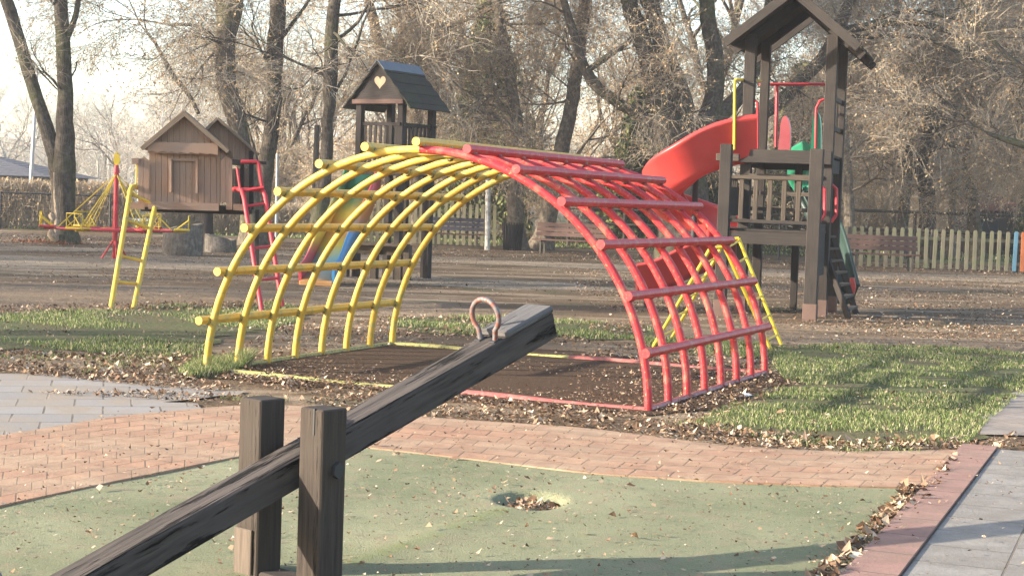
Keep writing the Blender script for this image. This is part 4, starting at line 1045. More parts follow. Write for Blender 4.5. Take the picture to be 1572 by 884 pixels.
bluep = flat('blue_picket_paint', (.11, .22, .30), .7); orp = flat('orange_picket_paint', (.42, .13, .05), .7); grp = flat('green_picket_paint', (.12, .30, .11), .7)
base_i = pidx(1529)
picket_fence(F0, F1, 1.12, stepf, 'mossy picket fence behind the right bench with three painted pickets', {base_i: (bluep, 'blue picket'), base_i + 1: (orp, 'orange picket'), base_i + 2: (grp, 'green picket')})
F2, F3 = gp(540, 376), gp(762, 384)
picket_fence(F2 + [0, 2.2, 0], F3 + [0, 2.2, 0], 1.35, .20, 'weathered picket fence behind the bench left of the litter bin')

def rail_fence(p0, p1, h, n, lab, wire=False):
    p0, p1 = np.array(p0, float), np.array(p1, float)
    o = empty('rail_fence' if not wire else 'wire_fence', p0, label=lab, cat='fence')
    L_ = np.linalg.norm(p1 - p0); d = (p1 - p0) / L_
    for z in ((h, h * .62) if not wire else (h,)):
        m = MB(); m.tube([p0 + d * L_ * f + [0, 0, z] for f in np.linspace(0, 1, 6)], .05 if not wire else .03, 7); m.build('rail', M_rail if not wire else M_dmetal, o)
    for f in np.linspace(0, 1, n):
        m = MB(); m.tube([p0 + d * L_ * f, p0 + d * L_ * f + [0, 0, h + .04]], .06 if not wire else .035, 7); m.build('post', M_rail if not wire else M_dmetal, o)
    if wire:
        m = MB()
        for z in np.arange(.12, h, .16): m.tube([p0 + [0, 0, z], p1 + [0, 0, z]], .0045, 3, caps=False)
        for x in np.arange(0, L_, .2): m.tube([p0 + d * x, p0 + d * x + [0, 0, h]], .0045, 3, caps=False)
        m.build('mesh_wire', M_dmetal, o)
    return o
rail_fence([1.9, 57, 0], [9.6, 55.4, 0], 1.35, 5, 'round rail fence behind the brown bench and the tall tower')
rail_fence([11.0, 53.2, 0], [19.5, 54.6, 0], 1.62, 5, 'dark rail fence standing behind the right picket fence')
rail_fence([-26, 53.5, 0], [-13.5, 54.5, 0], 1.22, 8, 'thin dark wire fence along the clipped hedge behind the old double tree', True)
rail_fence([7.2, 50.5, 0], [10.2, 50.3, 0], 1.1, 4, 'short wire mesh fence seen under the tall tower', True)

def pole(name, px0, py0, px1, py1, r0, r1, mat, lab, cat, Y=None, extra=None):
    b = gp(px0, py0) if Y is None else at(px0, py0, Y) * [1, 1, 0]; t_ = at(px1, py1, b[1])
    m = MB(); m.tube([b, b + (t_ - b) * .5, t_], [r0, (r0 + r1) / 2, r1], 10); o = m.build(name, mat); o.data.transform(Matrix.Translation((-b[0], -b[1], 0))); o.location = (b[0], b[1], 0)
    return tag(o, lab, cat)
pole('lamp_post', 44, 341, 57, 110, .085, .055, M_pole, 'tall pale lamp post leaning slightly in front of the left hedge', 'lamp post')
pole('pole', 424, 372, 426, 236, .05, .045, M_pole, 'thin grey pole behind the yellow side of the arch', 'pole')
pole('pole', 1024, 393, 1040, 212, .10, .07, M_birch, 'pale slim pole rising behind the red bars, below the red slide', 'pole')
pole('timber_pole', 480, 384, 487, 192, .09, .075, M_rail, 'brown timber pole close beside the thick trunk left of the heart tower', 'pole')
pole('timber_pole', 711, 372, 713, 190, .08, .075, M_rail, 'upright timber pole right of the heart tower above the arch', 'pole')
pole('timber_pole', 318, 386, 318, 320, .15, .15, M_dark, 'short thick dark post behind the low log under the playhouse', 'post')
pole('pole', 748, 384, 750, 250, .09, .08, M_birch, 'pale sunlit pole between the left bench and the litter bin', 'pole')

def rock(px, py, w_, h_, lab):
    b = gp(px, py); m = MB(); n = 12; V = []; k = 6
    for i in range(k):
        f = i / (k - 1)
        for j in range(n):
            an = 2 * math.pi * j / n; r_ = math.cos(f * 1.35) ** .6 * (1 + .22 * mnoise.noise(Vector((math.cos(an) * 1.4, math.sin(an) * 1.4, f * 2 + px))))
            V.append(b + [w_ * r_ * math.cos(an), w_ * r_ * .8 * math.sin(an), h_ * f])
    I, J = np.meshgrid(np.arange(k - 1), np.arange(n), indexing='ij')
    m.add(V, np.stack([I * n + J, I * n + (J + 1) % n, (I + 1) * n + (J + 1) % n, (I + 1) * n + J], -1).reshape(-1, 4), smooth=True); m.poly(V[-n:], [list(range(n))])
    t = NT('rock'); o = m.build('stone', t.fin(t.mix(t.noise(t.pos(), 3, 5), (.20, .16, .12), (.36, .30, .23)), .9)); return tag(o, lab, 'stone')
rock(338, 352, .40, .75, 'tan boulder on the grass seen under the playhouse floor')
rock(356, 354, .25, .40, 'small pale stone right of the tan boulder')
# scrap of paper
p = gp(1148, 612); m = MB(); m.add([p + [-.035, -.03, .02], p + [.035, -.02, .035], p + [.04, .03, .02], p + [-.03, .03, .045], p + [0, 0, .05]], [(0, 1, 4), (1, 2, 4), (2, 3, 4), (3, 0, 4)])
tag(m.build('paper_scrap', flat('white_paper', (.75, .75, .76), .8, nz=.03)), 'crumpled white paper scrap on the soil by the red corner of the arch', 'litter')

# ================================================================ FAR BUILDINGS
def house(name, c, wx, wy, hw_, hr2, lab, wallm, roofm, win=4, ov=.7):
    o = empty(name, c, label=lab, cat='building'); m = MB(); x, y, _ = c
    m.box((x, y, hw_ / 2), (wx, wy, hw_)); wl = m.build('wall', wallm, o)
    X, Yh = wx / 2 + ov, wy / 2 + ov; rl = max(.1, X - Yh)
    V = [(x - X, y - Yh, hw_ - .1), (x + X, y - Yh, hw_ - .1), (x + X, y + Yh, hw_ - .1), (x - X, y + Yh, hw_ - .1), (x - rl, y, hr2), (x + rl, y, hr2)]
    m = MB(); m.poly(V, [(0, 1, 5, 4), (1, 2, 5), (2, 3, 4, 5), (3, 0, 4), (3, 2, 1, 0)]); m.build('roof', roofm, o)
    for i in range(win):
        px = x - wx / 2 + wx * (i + .5) / win; m = MB(); m.box((px, y - wy / 2 - .02, hw_ * .55), (1.1, .06, 1.1)); f = m.build('window', M_rail, o)
        m = MB(); m.box((px, y - wy / 2 - .05, hw_ * .55), (.95, .05, .95)); m.build('pane', M_dmetal, f)
    m = MB(); m.box((x + wx * .3, y - wy / 2 - .03, 1.0), (.95, .08, 2.0)); m.build('door', M_rail, o)
t = NT('roof_tiles'); wv = t.n('ShaderNodeTexWave'); wv.bands_direction = 'Z'; t.l(t.pos(), wv.inputs[0]); wv.inputs['Scale'].default_value = 3.2; n = t.noise(t.pos(), 4, 4)
M_tiles = t.fin(t.mix(n, (.055, .053, .06), (.11, .105, .115)), .8, wv.outputs[1], .05, 1, .2)
M_tred = flat('red_tiles', (.16, .075, .05), .9); M_wd = flat('dark_wall', (.05, .042, .036), .9)
e1 = at(84, 272, 78)
house('park_house', (e1[0] - 6.7, 78 + 4.5, 0), 12, 8.6, 3.0 if False else e1[2] + .1, at(30, 236, 82)[2], 'low dark house with a wide tiled roof beyond the left hedge', M_wd, M_tiles)
e2 = at(1520, 330, 66)
house('garden_hut', (e2[0], 68, 0), 3.2, 3, 1.9, 2.75, 'small brown hut with a reddish roof behind the right fence', M_bench, M_tred, 1, .35)

# ================================================================ TREES
def unit(v): return v / (np.linalg.norm(v, axis=-1, keepdims=True) + 1e-9)
def twigs(m, P, D, L, r):
    """bent three sided twigs, all at once"""
    n = len(P); 
    if n == 0: return
    D = unit(D); a = unit(np.cross(D, rng.normal(size=(n, 3)))); b = np.cross(D, a); L = np.asarray(L)[:, None]; r = np.broadcast_to(np.asarray(r, float), (n,))[:, None]
    bend = a * L * rng.uniform(-.18, .18, (n, 1)); c1 = P + D * L * .5 + bend; tip = P + D * L + b * L * rng.uniform(-.12, .12, (n, 1))
    rows = []
    for c, rr in ((P, r), (c1, r * .65)):
        for k in range(3):
            an = 2 * math.pi * k / 3; rows.append(c + (a * math.cos(an) + b * math.sin(an)) * rr)
    rows.append(tip); V = np.stack(rows, 1); k = np.arange(n)[:, None] * 7
    T = []
    for i in range(3):
        j = (i + 1) % 3; T += [(i, j, 3 + j), (i, 3 + j, 3 + i), (3 + i, 3 + j, 6)]
    m.add(V.reshape(-1, 3), np.concatenate([k + np.array([t_]) for t_ in T]))
    return c1, tip
def leafquads(m, P, s_, droop=.5):
    n = len(P)
    if n == 0: return
    a = unit(rng.normal(size=(n, 3))); a[:, 2] -= droop; a = unit(a); b = unit(np.cross(a, rng.normal(size=(n, 3))))
    s_ = s_ * rng.uniform(.55, 1.35, (n, 1)); V = np.stack([P, P + a * s_ * .55 + b * s_ * .28, P + a * s_, P + a * s_ * .5 - b * s_ * .28], 1)
    k = np.arange(n)[:, None] * 4; m.add(V.reshape(-1, 3), np.concatenate([k + [[0, 1, 2]], k + [[0, 2, 3]]]))
def wander(p, d, L, r0, r1, n, wob, grav=0.0):
    P = [np.array(p, float)]; d = nrm(d)
    for i in range(n):
        d = nrm(d + rng.normal(0, wob, 3) + [0, 0, grav]); P.append(P[-1] + d * L / n)
    return np.array(P), np.linspace(r0, r1, n + 1), d
def grow(mt, p, d, L, r, lvl, maxl, sites, kids=(4, 4, 4), wob=.13, up=.03, spread=.75):
    n = max(3, int(4 + L)); n = min(n, 8)
    P, rad, dl = wander(p, d, L, r, r * (.45 if lvl < maxl else .3), n, wob, up)
    mt.tube(P, rad, (9, 6, 5, 4, 3)[min(lvl, 4)], caps=False)
    if lvl >= maxl - 1:
        for i in range(1, n + 1): sites.append((P[i], nrm(P[i] - P[i - 1]), rad[i]))
    if lvl < maxl:
        k = kids[min(lvl, len(kids) - 1)]
        for q in range(k):
            f = rng.uniform(.3, 1.0) if q else 1.0
            i = min(n - 1, int(f * n)); ft = f * n - i; c = P[i] + (P[min(n, i + 1)] - P[i]) * ft
            dd = nrm(P[min(n, i + 1)] - P[i]) if i < n else dl
            s_ = rng.normal(size=3); s_ -= dd * (s_ @ dd); s_ = nrm(s_)
            nd = nrm(dd + s_ * (spread * rng.uniform(.6, 1.3) if q else .3)); rr = (rad[i] if i < len(rad) else r * .5) * rng.uniform(.5, .75) * (1.2 if q == 0 else 1)
            grow(mt, c, nd, L * rng.uniform(.55, .8), rr, lvl + 1, maxl, sites, kids, wob * 1.15, up * .6, spread)
def crown(mc, ml, sites, per, L, r, leaves_, ls, hang=-.1, sub=2):
    if not sites: return
    P = np.array([s_[0] for s_ in sites]); D = np.array([s_[1] for s_ in sites])
    P = np.repeat(P, per, 0); D = np.repeat(D, per, 0); n = len(P)
    P = P + rng.normal(0, .08, (n, 3)) * L; D = unit(D * .7 + rng.normal(0, .55, (n, 3)) + [0, 0, hang])
    Ln = L * rng.uniform(.5, 1.3, n); c1, tip = twigs(mc, P, D, Ln, r)
    for q in range(sub):
        f = rng.uniform(.3, .95, (n, 1)); p2 = P + (tip - P) * f; d2 = unit(D + rng.normal(0, .6, (n, 3)) + [0, 0, hang]); l2 = Ln * rng.uniform(.3, .65, n)
        cc, tt_ = twigs(mc, p2, d2, l2, r * .65)
        if leaves_:
            k = rng.integers(0, n, int(leaves_ * n / sub)); leafquads(ml, p2[k] + (tt_[k] - p2[k]) * rng.uniform(0, 1, (len(k), 1)), ls)
# ---- far trees: seven kinds, then copies standing through the wood
def proto(kind):
    h = {'oak': 13, 'tall': 17, 'slim': 14, 'leafy': 10, 'grey': 14, 'bush': 3.2, 'birch': 13}[kind]
    o = empty('tree', (0, 0, 0)); mt, mc, ml = LMB(), LMB(), LMB(); sites = []
    if kind == 'bush':
        o.name = 'shrub'
        for q in range(16):
            an = rng.uniform(0, 6.28); grow(mt, (rng.normal(0, .5), rng.normal(0, .3), 0), (math.cos(an) * .5, math.sin(an) * .5, 1), 1.6, .02, 2, 4, sites, (3, 3, 3, 3), .15, .02, .7)
        crown(mc, ml, sites, 3, .55, .008, 1.2, .085, 0.1)
        mt.build('stem', M_twig, o); mc.build('twigs', M_twig, o); ml.build('leaves', M_tan, o); return o
    r = {'oak': .30, 'tall': .27, 'slim': .12, 'leafy': .16, 'grey': .20, 'birch': .11}[kind]
    hc_ = h * {'oak': .22, 'tall': .3, 'slim': .4, 'leafy': .15, 'grey': .25, 'birch': .4}[kind]
    P, rad, d = wander((0, 0, -.1), (rng.normal(0, .08), rng.normal(0, .06), 1), hc_, r * 1.15, r * .9, 6, .05); rad[0] *= 1.35
    mt.tube(P, rad, 10, caps=False, rough=.04)
    n0 = {'oak': 4, 'tall': 3, 'slim': 2, 'leafy': 5, 'grey': 3, 'birch': 2}[kind]
    for q in range(n0):
        an = q * 2 * math.pi / n0 + rng.uniform(-.5, .5); sp_ = {'oak': .75, 'tall': .4, 'slim': .25, 'leafy': .7, 'grey': .5, 'birch': .25}[kind]
        grow(mt, P[-1] - [0, 0, .1], nrm(d + [math.cos(an) * sp_, math.sin(an) * sp_, 0]), (h - hc_) * .45, r * .62, 1, 4, sites, (3, 4, 4, 4), .12, .05, .8)
    for q in range({'oak': 6, 'tall': 9, 'slim': 14, 'leafy': 8, 'grey': 9, 'birch': 12}[kind]):
        f = rng.uniform(.35, 1); c = P[0] + (P[-1] - P[0]) * f; an = rng.uniform(0, 6.28)
        grow(mt, c, (math.cos(an), math.sin(an), .25), h * .16, r * .14, 2, 4, sites, (3, 3, 4, 4), .15, .02, .8)
    lf = {'oak': 2.4, 'tall': 1.8, 'slim': 1.0, 'leafy': 5.0, 'grey': .12, 'birch': .25}[kind]
    crown(mc, ml, sites, 1, .85, .009, lf * 1.8, .08, -.12)
    mt.build('trunk', {'oak': M_barkm, 'tall': M_barkd, 'slim': M_barkl, 'leafy': M_barkm, 'grey': M_barkl, 'birch': M_birch}[kind], o)
    cr_ = mc.build('crown', M_twigg if kind in ('grey', 'birch', 'slim') else M_twig, o)
    ml.build('dry_leaves', M_tan, o)
    return o
protos = {k: [proto(k)] for k in ('oak', 'tall', 'slim', 'leafy', 'grey', 'bush', 'birch')}
protos['oak'].append(proto('oak')); protos['leafy'].append(proto('leafy')); protos['tall'].append(proto('tall'))
first = set()
INFO = {'oak': ('bare spreading tree with brown leaves still on it, in the wood beyond the fences', 'tree', 'spreading trees in the wood behind'),
        'tall': ('tall dark stemmed tree in the wood beyond the fences', 'tree', 'tall trees in the wood behind'),
        'slim': ('slim young bare tree in the wood beyond the fences', 'tree', 'slim trees in the wood behind'),
        'leafy': ('low tree thick with dry tan leaves beyond the fences', 'tree', 'tan leaved trees in the wood behind'),
        'grey': ('bare grey tree far off beyond the hedge', 'tree', 'grey trees in the far wood'),
        'birch': ('slender white barked birch in the far wood', 'tree', 'birches in the far wood'),
        'bush': ('bare twiggy shrub growing beyond the fences', 'shrub', 'shrubs beyond the fences')}
def plant(kind, x, y, s_=1.0, rz=None, lab=None, grp=None):
    p = protos[kind][rng.integers(0, len(protos[kind]))]
    if p in first: o = copy_tree(p)
    else: o = p; first.add(p)
    o.location = (x, y, 0); o.rotation_euler = (0, 0, rng.uniform(0, 6.28) if rz is None else rz); o.scale = (s_, s_, s_ * rng.uniform(.9, 1.12))
    l, c, g_ = INFO[kind]; return tag(o, lab or l, c, grp or g_)
def xp(px, Y): return at(px, 300, Y)[0]
# the wood: rows at growing depth
for Y, n, lo, hi, kinds in ((63, 3, 560, 1650, ('slim', 'leafy', 'tall')), (72, 6, 380, 1680, ('leafy', 'slim', 'oak')), (84, 6, 330, 1700, ('leafy', 'oak', 'tall', 'slim')),
                            (100, 7, 300, 1700, ('leafy', 'tall', 'oak', 'slim')), (122, 6, 250, 1740, ('oak', 'leafy', 'tall', 'grey'))):
    for i in range(n):
        px = lo + (hi - lo) * (i + rng.uniform(.1, .9)) / n; k = kinds[rng.integers(0, len(kinds))]
        plant(k, xp(px, Y), Y + rng.uniform(-4, 4), rng.uniform(.8, 1.15))
for Y, n, lo, hi in ((98, 5, -90, 330), (118, 6, -120, 360), (140, 7, -140, 360)):
    for i in range(n):
        px = lo + (hi - lo) * (i + rng.uniform(.1, .9)) / n; plant(('grey', 'slim', 'birch', 'grey')[rng.integers(0, 4)], xp(px, Y), Y + rng.uniform(-4, 4), rng.uniform(.58, .82))
for i in range(9): plant('leafy', xp(1290 + i * 40 + rng.uniform(-15, 15), 74), 74 + rng.uniform(-6, 6), rng.uniform(.75, 1.1))
for px, Y, s_ in ((242, 86, .85), (262, 88, .9), (236, 84, .8), (935, 75, .7), (1404, 68, .8), (1330, 70, .7)): plant('birch', xp(px, Y), Y, s_)
for i in range(26):
    px = rng.uniform(330, 1640); Y = rng.uniform(63, 86); px = px if not 1470 < px < 1580 else px - 160; plant('bush', xp(px, Y), Y, rng.uniform(.6, 1.2))
# far off: the wood that closes the horizon, one mass
mt = MB(); mt2 = MB(); P = []
n = 300; X_ = rng.uniform(-75, 85, n); Yy = rng.uniform(150, 190, n)
for x, y in zip(X_, Yy):
    h_ = rng.uniform(5, 8) if x < -22 else rng.uniform(7, 11)
    mt.tube([(x, y, 0), (x + rng.normal(0, .3), y, h_ * .5), (x + rng.normal(0, .7), y, h_)], [.22, .15, .04], 4, caps=False)
    P.append(np.stack([x + rng.normal(0, 1.9, 60), y + rng.normal(0, 1.9, 60), rng.uniform(.4, 1.05, 60) ** .8 * h_], -1))
P = np.concatenate(P); D = rng.normal(size=P.shape) * .6 + [0, 0, .5]; twigs(mt, P, D, rng.uniform(1.0, 2.6, len(P)), .03)
P2 = P[rng.integers(0, len(P), 6000)]; leafquads(mt2, P2 + rng.normal(0, .6, P2.shape), .38)
o = mt.build('far_woods', M_twigg); tag(o, 'greyish bare wood closing the horizon', 'wood', kind='stuff')
o = mt2.build('far_foliage', M_tan); tag(o, 'last brown leaves in the far wood', 'leaves', kind='stuff')

# ---- trees traced one by one
def traced(name, base, stems, D_, lab, barkm, tops=(), per=1, leafn=1.73, tw=.9, side=0.0, sidelen=2.2, twr=.008, maxl=4, droops=0, extra=None, ls=.075, flare=1.35):
    """stems: polylines of (x, y, width) in photo pixels at depth D_ (+ optional depth offset); crowns grow on from their ends"""
    b = at(base[0], base[1], D_) * [1, 1, 0]
    o = empty(name, b, label=lab, cat='tree'); mt, mc, ml = MB(), MB(), MB(); sites = []
    for si, stm in enumerate(stems):
        dy = 0.0; pts = []; rad = []
        for q in stm:
            dy = q[3] if len(q) > 3 else 0.0
            pts.append(at(q[0], q[1], D_ + dy)); rad.append(q[2] / 2 / F_PX * (D_ + dy))
        pts = np.array(pts); rad = np.array(rad)
        L = np.r_[0, np.cumsum(np.linalg.norm(np.diff(pts, axis=0), axis=1))]; k = max(6, int(L[-1] / .35)); tt = np.linspace(0, L[-1], k)
        Q_ = np.stack([np.interp(tt, L, pts[:, i]) for i in range(3)], -1); rr = np.interp(tt, L, rad)
        for _ in range(2): Q_[1:-1] = (Q_[:-2] + 2 * Q_[1:-1] + Q_[2:]) / 4
        Q_[1:-1] += rng.normal(0, .014, (k - 2, 3)) * [1, 1, .2]
        if si == 0 and stm[0][1] > 320: rr[0] *= flare; rr[1] *= 1 + (flare - 1) * .3; Q_[0][2] = min(Q_[0][2], -.05)
        mt.tube(Q_, rr, 16, caps=True, rough=.035)
        if rr[-1] > .02:
            d = nrm(Q_[-1] - Q_[-3]); nk = 3 if rr[-1] > .10 else 2
            for q in range(nk):
                s_ = rng.normal(size=3); s_[1] *= 1.0; nd = nrm(d + nrm(s_) * .35 + [0, 0, .12])
                grow(mt, Q_[-1] - d * .05, nd, 3.1 if rr[-1] > .1 else 1.9, rr[-1] * .72, 1, maxl, sites, (3, 4, 4, 4), .12, .03, .75)
        if side:
            for q in range(int(L[-1] * side)):
                i = rng.integers(max(1, int(k * .25)), k); an = rng.uniform(0, 6.28); nd = np.array([math.cos(an), math.sin(an), rng.uniform(-.2, .6)])
                grow(mt, Q_[i], nd, sidelen * rng.uniform(.5, 1.1), min(rr[i] * .35, .045), 2, maxl, sites, (3, 3, 4, 4), .16, 0.0, .8)
    crown(mc, ml, sites, per, tw, twr, leafn, ls, -.15)
    mt.build('trunk', barkm, o)
    if mc.n: mc.build('crown', M_twig, o)
    if ml.n: ml.build('dry_leaves', M_tan, o)
    return o
traced('old_tree', (97, 378), [[(97, 380, 50), (97, 365, 40), (97, 330, 35), (97, 290, 36), (97, 262, 38), (100, 240, 33), (100, 200, 27), (101, 150, 24), (99, 100, 22), (95, 50, 21), (93, 0, 20), (91, -60, 19), (92, -140, 16)],
    [(91, 285, 24), (86, 250, 24), (77, 215, 23), (66, 180, 20), (53, 140, 20), (42, 105, 19), (30, 60, 19), (16, 20, 19), (4, -15, 19), (-18, -70, 17)], [(103, 60, 9), (112, 35, 9), (120, 5, 8), (128, -30, 7)],
    [(48, 92, 3), (62, 110, 3), (72, 122, 2.5), (88, 138, 2)], [(100, 155, 3), (108, 128, 3), (118, 95, 2)]],
    43.0, 'thick old tree forking into two dark trunks by the merry-go-round', M_barkd, leafn=0.29, side=.35, sidelen=1.1)
m = MB(); ot = [o for o in COL.objects if o.name.startswith('old_tree')][0]      # burrs and strip on its left flank, sunlight painted in as paler bark
for P_, r_ in (([(84, 265, 4), (85, 300, 6), (88, 330, 7), (87, 360, 10)], 1), ([(79, 326, 5), (80, 332, 11), (82, 338, 6)], 1), ([(77, 352, 6), (79, 358, 14), (84, 364, 15), (88, 370, 8)], 1)):
    m.tube([at(x, y, 42.45) for x, y, w_ in P_], [w_ / 2 / F_PX * 42.4 for x, y, w_ in P_], 10, rough=.08)
m.build('sunlit_bark', bark('sunlit_bark', (.22, .15, .10), (.42, .33, .24)), ot)
m = MB(); 
leaves(m, z3(rng.normal(0, 1, (160, 2)) * [.5, .3] + at(72, 378, 42.2)[:2], .03), .12, .6); tag(m.build('rust_leaves', leafmat('rust_leaf', [(0, (.20, .07, .03)), (1, (.34, .15, .08))])), 'rust coloured leaves at the foot of the old double tree', 'leaves', kind='stuff')

traced('tree', (392, 380), [[(390, 372, 40), (386, 340, 34), (384, 300, 30), (377, 250, 28), (372, 215, 27), (362, 180, 28), (351, 150, 30), (343, 115, 31), (344, 75, 31), (349, 40, 34), (355, 5, 40), (358, -10, 30)],
    [(356, 5, 22), (372, -20, 20), (385, -60, 18), (390, -120, 15)], [(348, 10, 20), (335, -15, 18), (325, -60, 15)], [(345, 60, 9), (333, 40, 8), (335, 10, 7), (325, -20, 6)],
    [(305, 175, 6), (290, 140, 7), (268, 118, 8), (250, 110, 8), (254, 85, 6), (240, 60, 5), (225, 50, 4)], [(330, 60, 5), (310, 40, 5), (285, 35, 5), (262, 40, 4)]],
    47.0, 'tall mossy trunk rising directly behind the second gable of the playhouse', M_barkm, leafn=2.02, side=.6)
traced('tree', (404, 376), [[(402, 372, 34), (400, 330, 27), (403, 290, 25), (411, 250, 24), (415, 215, 24), (420, 180, 23), (423, 140, 22), (420, 100, 24), (424, 60, 25), (426, 20, 25), (427, -30, 24), (424, -90, 20)],
    [(405, 290, 8), (396, 265, 8), (392, 240, 7), (388, 220, 5)], [(424, 70, 6), (445, 40, 6), (470, 10, 5), (490, -20, 4)]],
    50.0, 'straight dark trunk between the playhouse and the yellow side of the arch', M_barkd, leafn=2.02, side=.6)
traced('tree', (483, 388), [[(482, 390, 42), (488, 365, 30), (492, 330, 27), (496, 290, 25), (499, 250, 20), (502, 210, 18), (504, 170, 17), (508, 135, 22), (508, 100, 22), (506, 60, 20), (511, 20, 20), (518, -25, 18), (522, -90, 15)],
    [(508, 120, 6), (485, 108, 5), (460, 100, 4), (438, 88, 4)], [(512, 62, 6), (532, 55, 5), (548, 40, 5), (566, 5, 4)], [(502, 160, 5), (522, 140, 5), (540, 90, 4), (556, 40, 4), (570, 10, 3)]],
    41.0, 'crooked dark trunk left of the heart tower with its foot behind the arch', M_barkd, leafn=1.73, side=.6)
traced('tree', (612, 372), [[(622, 372, 20), (612, 250, 18), (600, 170, 17), (590, 105, 16), (583, 70, 16), (574, 35, 16), (564, 0, 15), (556, -50, 12)]], 55.0, 'leaning slim trunk passing behind the roof ridge of the heart tower', M_barkm, leafn=2.31, side=.9)
traced('tree', (642, 376), [[(642, 374, 32), (640, 300, 26), (638, 200, 23), (636, 110, 22), (633, 60, 27), (630, 20, 28), (628, -20, 26), (630, -80, 22)], [(640, 80, 12), (658, 60, 12), (680, 38, 11), (705, 34, 9), (730, 25, 7)], [(618, 100, 10), (616, 60, 9), (612, 10, 8), (605, -40, 6)],
    [(705, 30, 12), (716, 75, 9), (722, 110, 7)]], 54.0, 'big trunk with an arching side limb directly right of the heart tower roof', M_barkl, leafn=2.60, side=.7)
traced('tree', (792, 374), [[(792, 378, 34), (792, 350, 28), (790, 310, 26), (794, 270, 24), (797, 220, 20), (790, 170, 18), (782, 110, 17), (770, 60, 15), (764, 0, 14), (758, -50, 12)], [(800, 215, 9), (775, 180, 7), (740, 172, 6), (715, 165, 4)]], 52.0, 'sun striped trunk directly behind the litter bin', M_barkl, leafn=3.76, side=1.2, per=2)
traced('tree', (830, 384), [[(828, 386, 38), (838, 350, 28), (846, 310, 26), (854, 270, 24), (862, 225, 24), (873, 180, 22), (882, 140, 20), (888, 90, 20), (893, 40, 20), (899, 0, 20), (905, -60, 17)]], 53.0, 'light brown leaning trunk behind the bench in the red bars', M_barkl, leafn=2.89, side=.9, per=2)
traced('great_tree', (1046, 398), [[(1052, 392, 95), (1050, 340, 84), (1046, 280, 80), (1040, 235, 78), (1032, 205, 66), (1022, 180, 44), (1006, 140, 34), (996, 100, 29), (985, 60, 27), (972, 20, 26), (960, -10, 25), (950, -60, 22)],
    [(1046, 225, 45), (1052, 190, 36), (1040, 145, 32), (1026, 100, 29), (1014, 60, 26), (1003, 20, 24), (992, -15, 22), (980, -70, 18)],
    [(1060, 235, 40), (1078, 200, 36, .5), (1095, 165, 30, 1), (1100, 120, 26, 1), (1098, 80, 26, 1), (1088, 35, 24, 1), (1082, -10, 22, 1), (1078, -70, 18, 1)],
    [(1062, 170, 12), (1048, 120, 12), (1035, 95, 10), (1018, 70, 8)],
    [(1012, 192, 19), (990, 180, 18), (965, 168, 17), (942, 155, 17), (922, 142, 17), (905, 125, 18), (895, 105, 15), (888, 80, 14), (880, 55, 13), (870, 20, 12), (862, -20, 10)],
    [(903, 108, 9), (925, 92, 10), (948, 78, 9), (970, 64, 7), (990, 40, 5), (1005, 10, 4)],
    [(1085, 195, 30, 1), (1120, 165, 26, 1.5), (1150, 130, 20, 2), (1170, 80, 16, 2), (1180, 20, 14, 2), (1185, -30, 12, 2)],
    [(1090, 210, 24, 2), (1140, 190, 22, 2.5), (1190, 165, 22, 3), (1215, 140, 20, 3), (1235, 115, 20, 3), (1262, 100, 20, 3), (1275, 70, 20, 3), (1285, 40, 18, 3), (1300, 10, 15, 3), (1320, -30, 12, 3)],
    [(1282, 48, 16, 3), (1310, 46, 13, 2.8), (1350, 36, 12, 2.5), (1390, 32, 10, 2.5), (1430, 38, 9, 2.5), (1470, 58, 8, 2.2), (1510, 90, 7, 2), (1545, 125, 6, 2)],
    [(1300, 58, 9, 3), (1345, 57, 7, 3), (1400, 52, 6, 3), (1450, 70, 5, 3), (1500, 95, 4, 3)], [(1340, 36, 8, 3), (1375, 14, 7, 3), (1430, 20, 6, 3), (1490, 35, 5, 3), (1560, 42, 4, 3)]],
    47.0, 'great many stemmed dark tree standing behind the red spiral slide', M_barkd, leafn=3.18, per=2, side=.42, sidelen=2.1, flare=1.15, maxl=4)
traced('tree', (1300, 392), [[(1303, 392, 20), (1304, 330, 16), (1303, 280, 15), (1300, 245, 13), (1296, 180, 11), (1290, 120, 10), (1292, 60, 9)], [(1296, 248, 8), (1306, 228, 9), (1322, 212, 8), (1345, 203, 7), (1364, 190, 7), (1372, 165, 6), (1384, 148, 6), (1397, 134, 5), (1420, 136, 4), (1440, 140, 3)], [(1324, 208, 6), (1318, 190, 5), (1306, 172, 4), (1300, 165, 3)]],
    50.0, 'slim trunk right of the tall tower with a pale branch reaching right', M_barkl, leafn=1.73, side=.4)
traced('tree', (1386, 390), [[(1380, 388, 22), (1387, 330, 17), (1392, 290, 15), (1396, 250, 14), (1394, 200, 11), (1388, 140, 9), (1380, 70, 8), (1376, 10, 7)]], 58.0, 'straight grey trunk a little left of the split oak behind the fence', M_barkm, leafn=2.89, side=1.0)
traced('tree', (1424, 392), [[(1424, 390, 32), (1422, 350, 27), (1426, 310, 25), (1422, 280, 26), (1414, 258, 24), (1412, 240, 22), (1422, 218, 18), (1430, 195, 17), (1434, 172, 14), (1424, 158, 12), (1412, 146, 10), (1420, 120, 9), (1422, 80, 8), (1428, 40, 7), (1440, 0, 6)],
    [(1412, 248, 14), (1398, 232, 13), (1384, 218, 12), (1370, 202, 10), (1360, 180, 7), (1350, 150, 6), (1345, 110, 5)], [(1432, 178, 8), (1438, 150, 7), (1446, 130, 6), (1465, 115, 5), (1480, 100, 4)], [(1425, 160, 6), (1405, 155, 5)], [(1428, 205, 6), (1450, 190, 6), (1480, 170, 5), (1500, 150, 4)]],
    56.0, 'twisted oak with a split trunk rising behind the right picket fence', M_barkd, leafn=4.62, side=1.0, per=2)
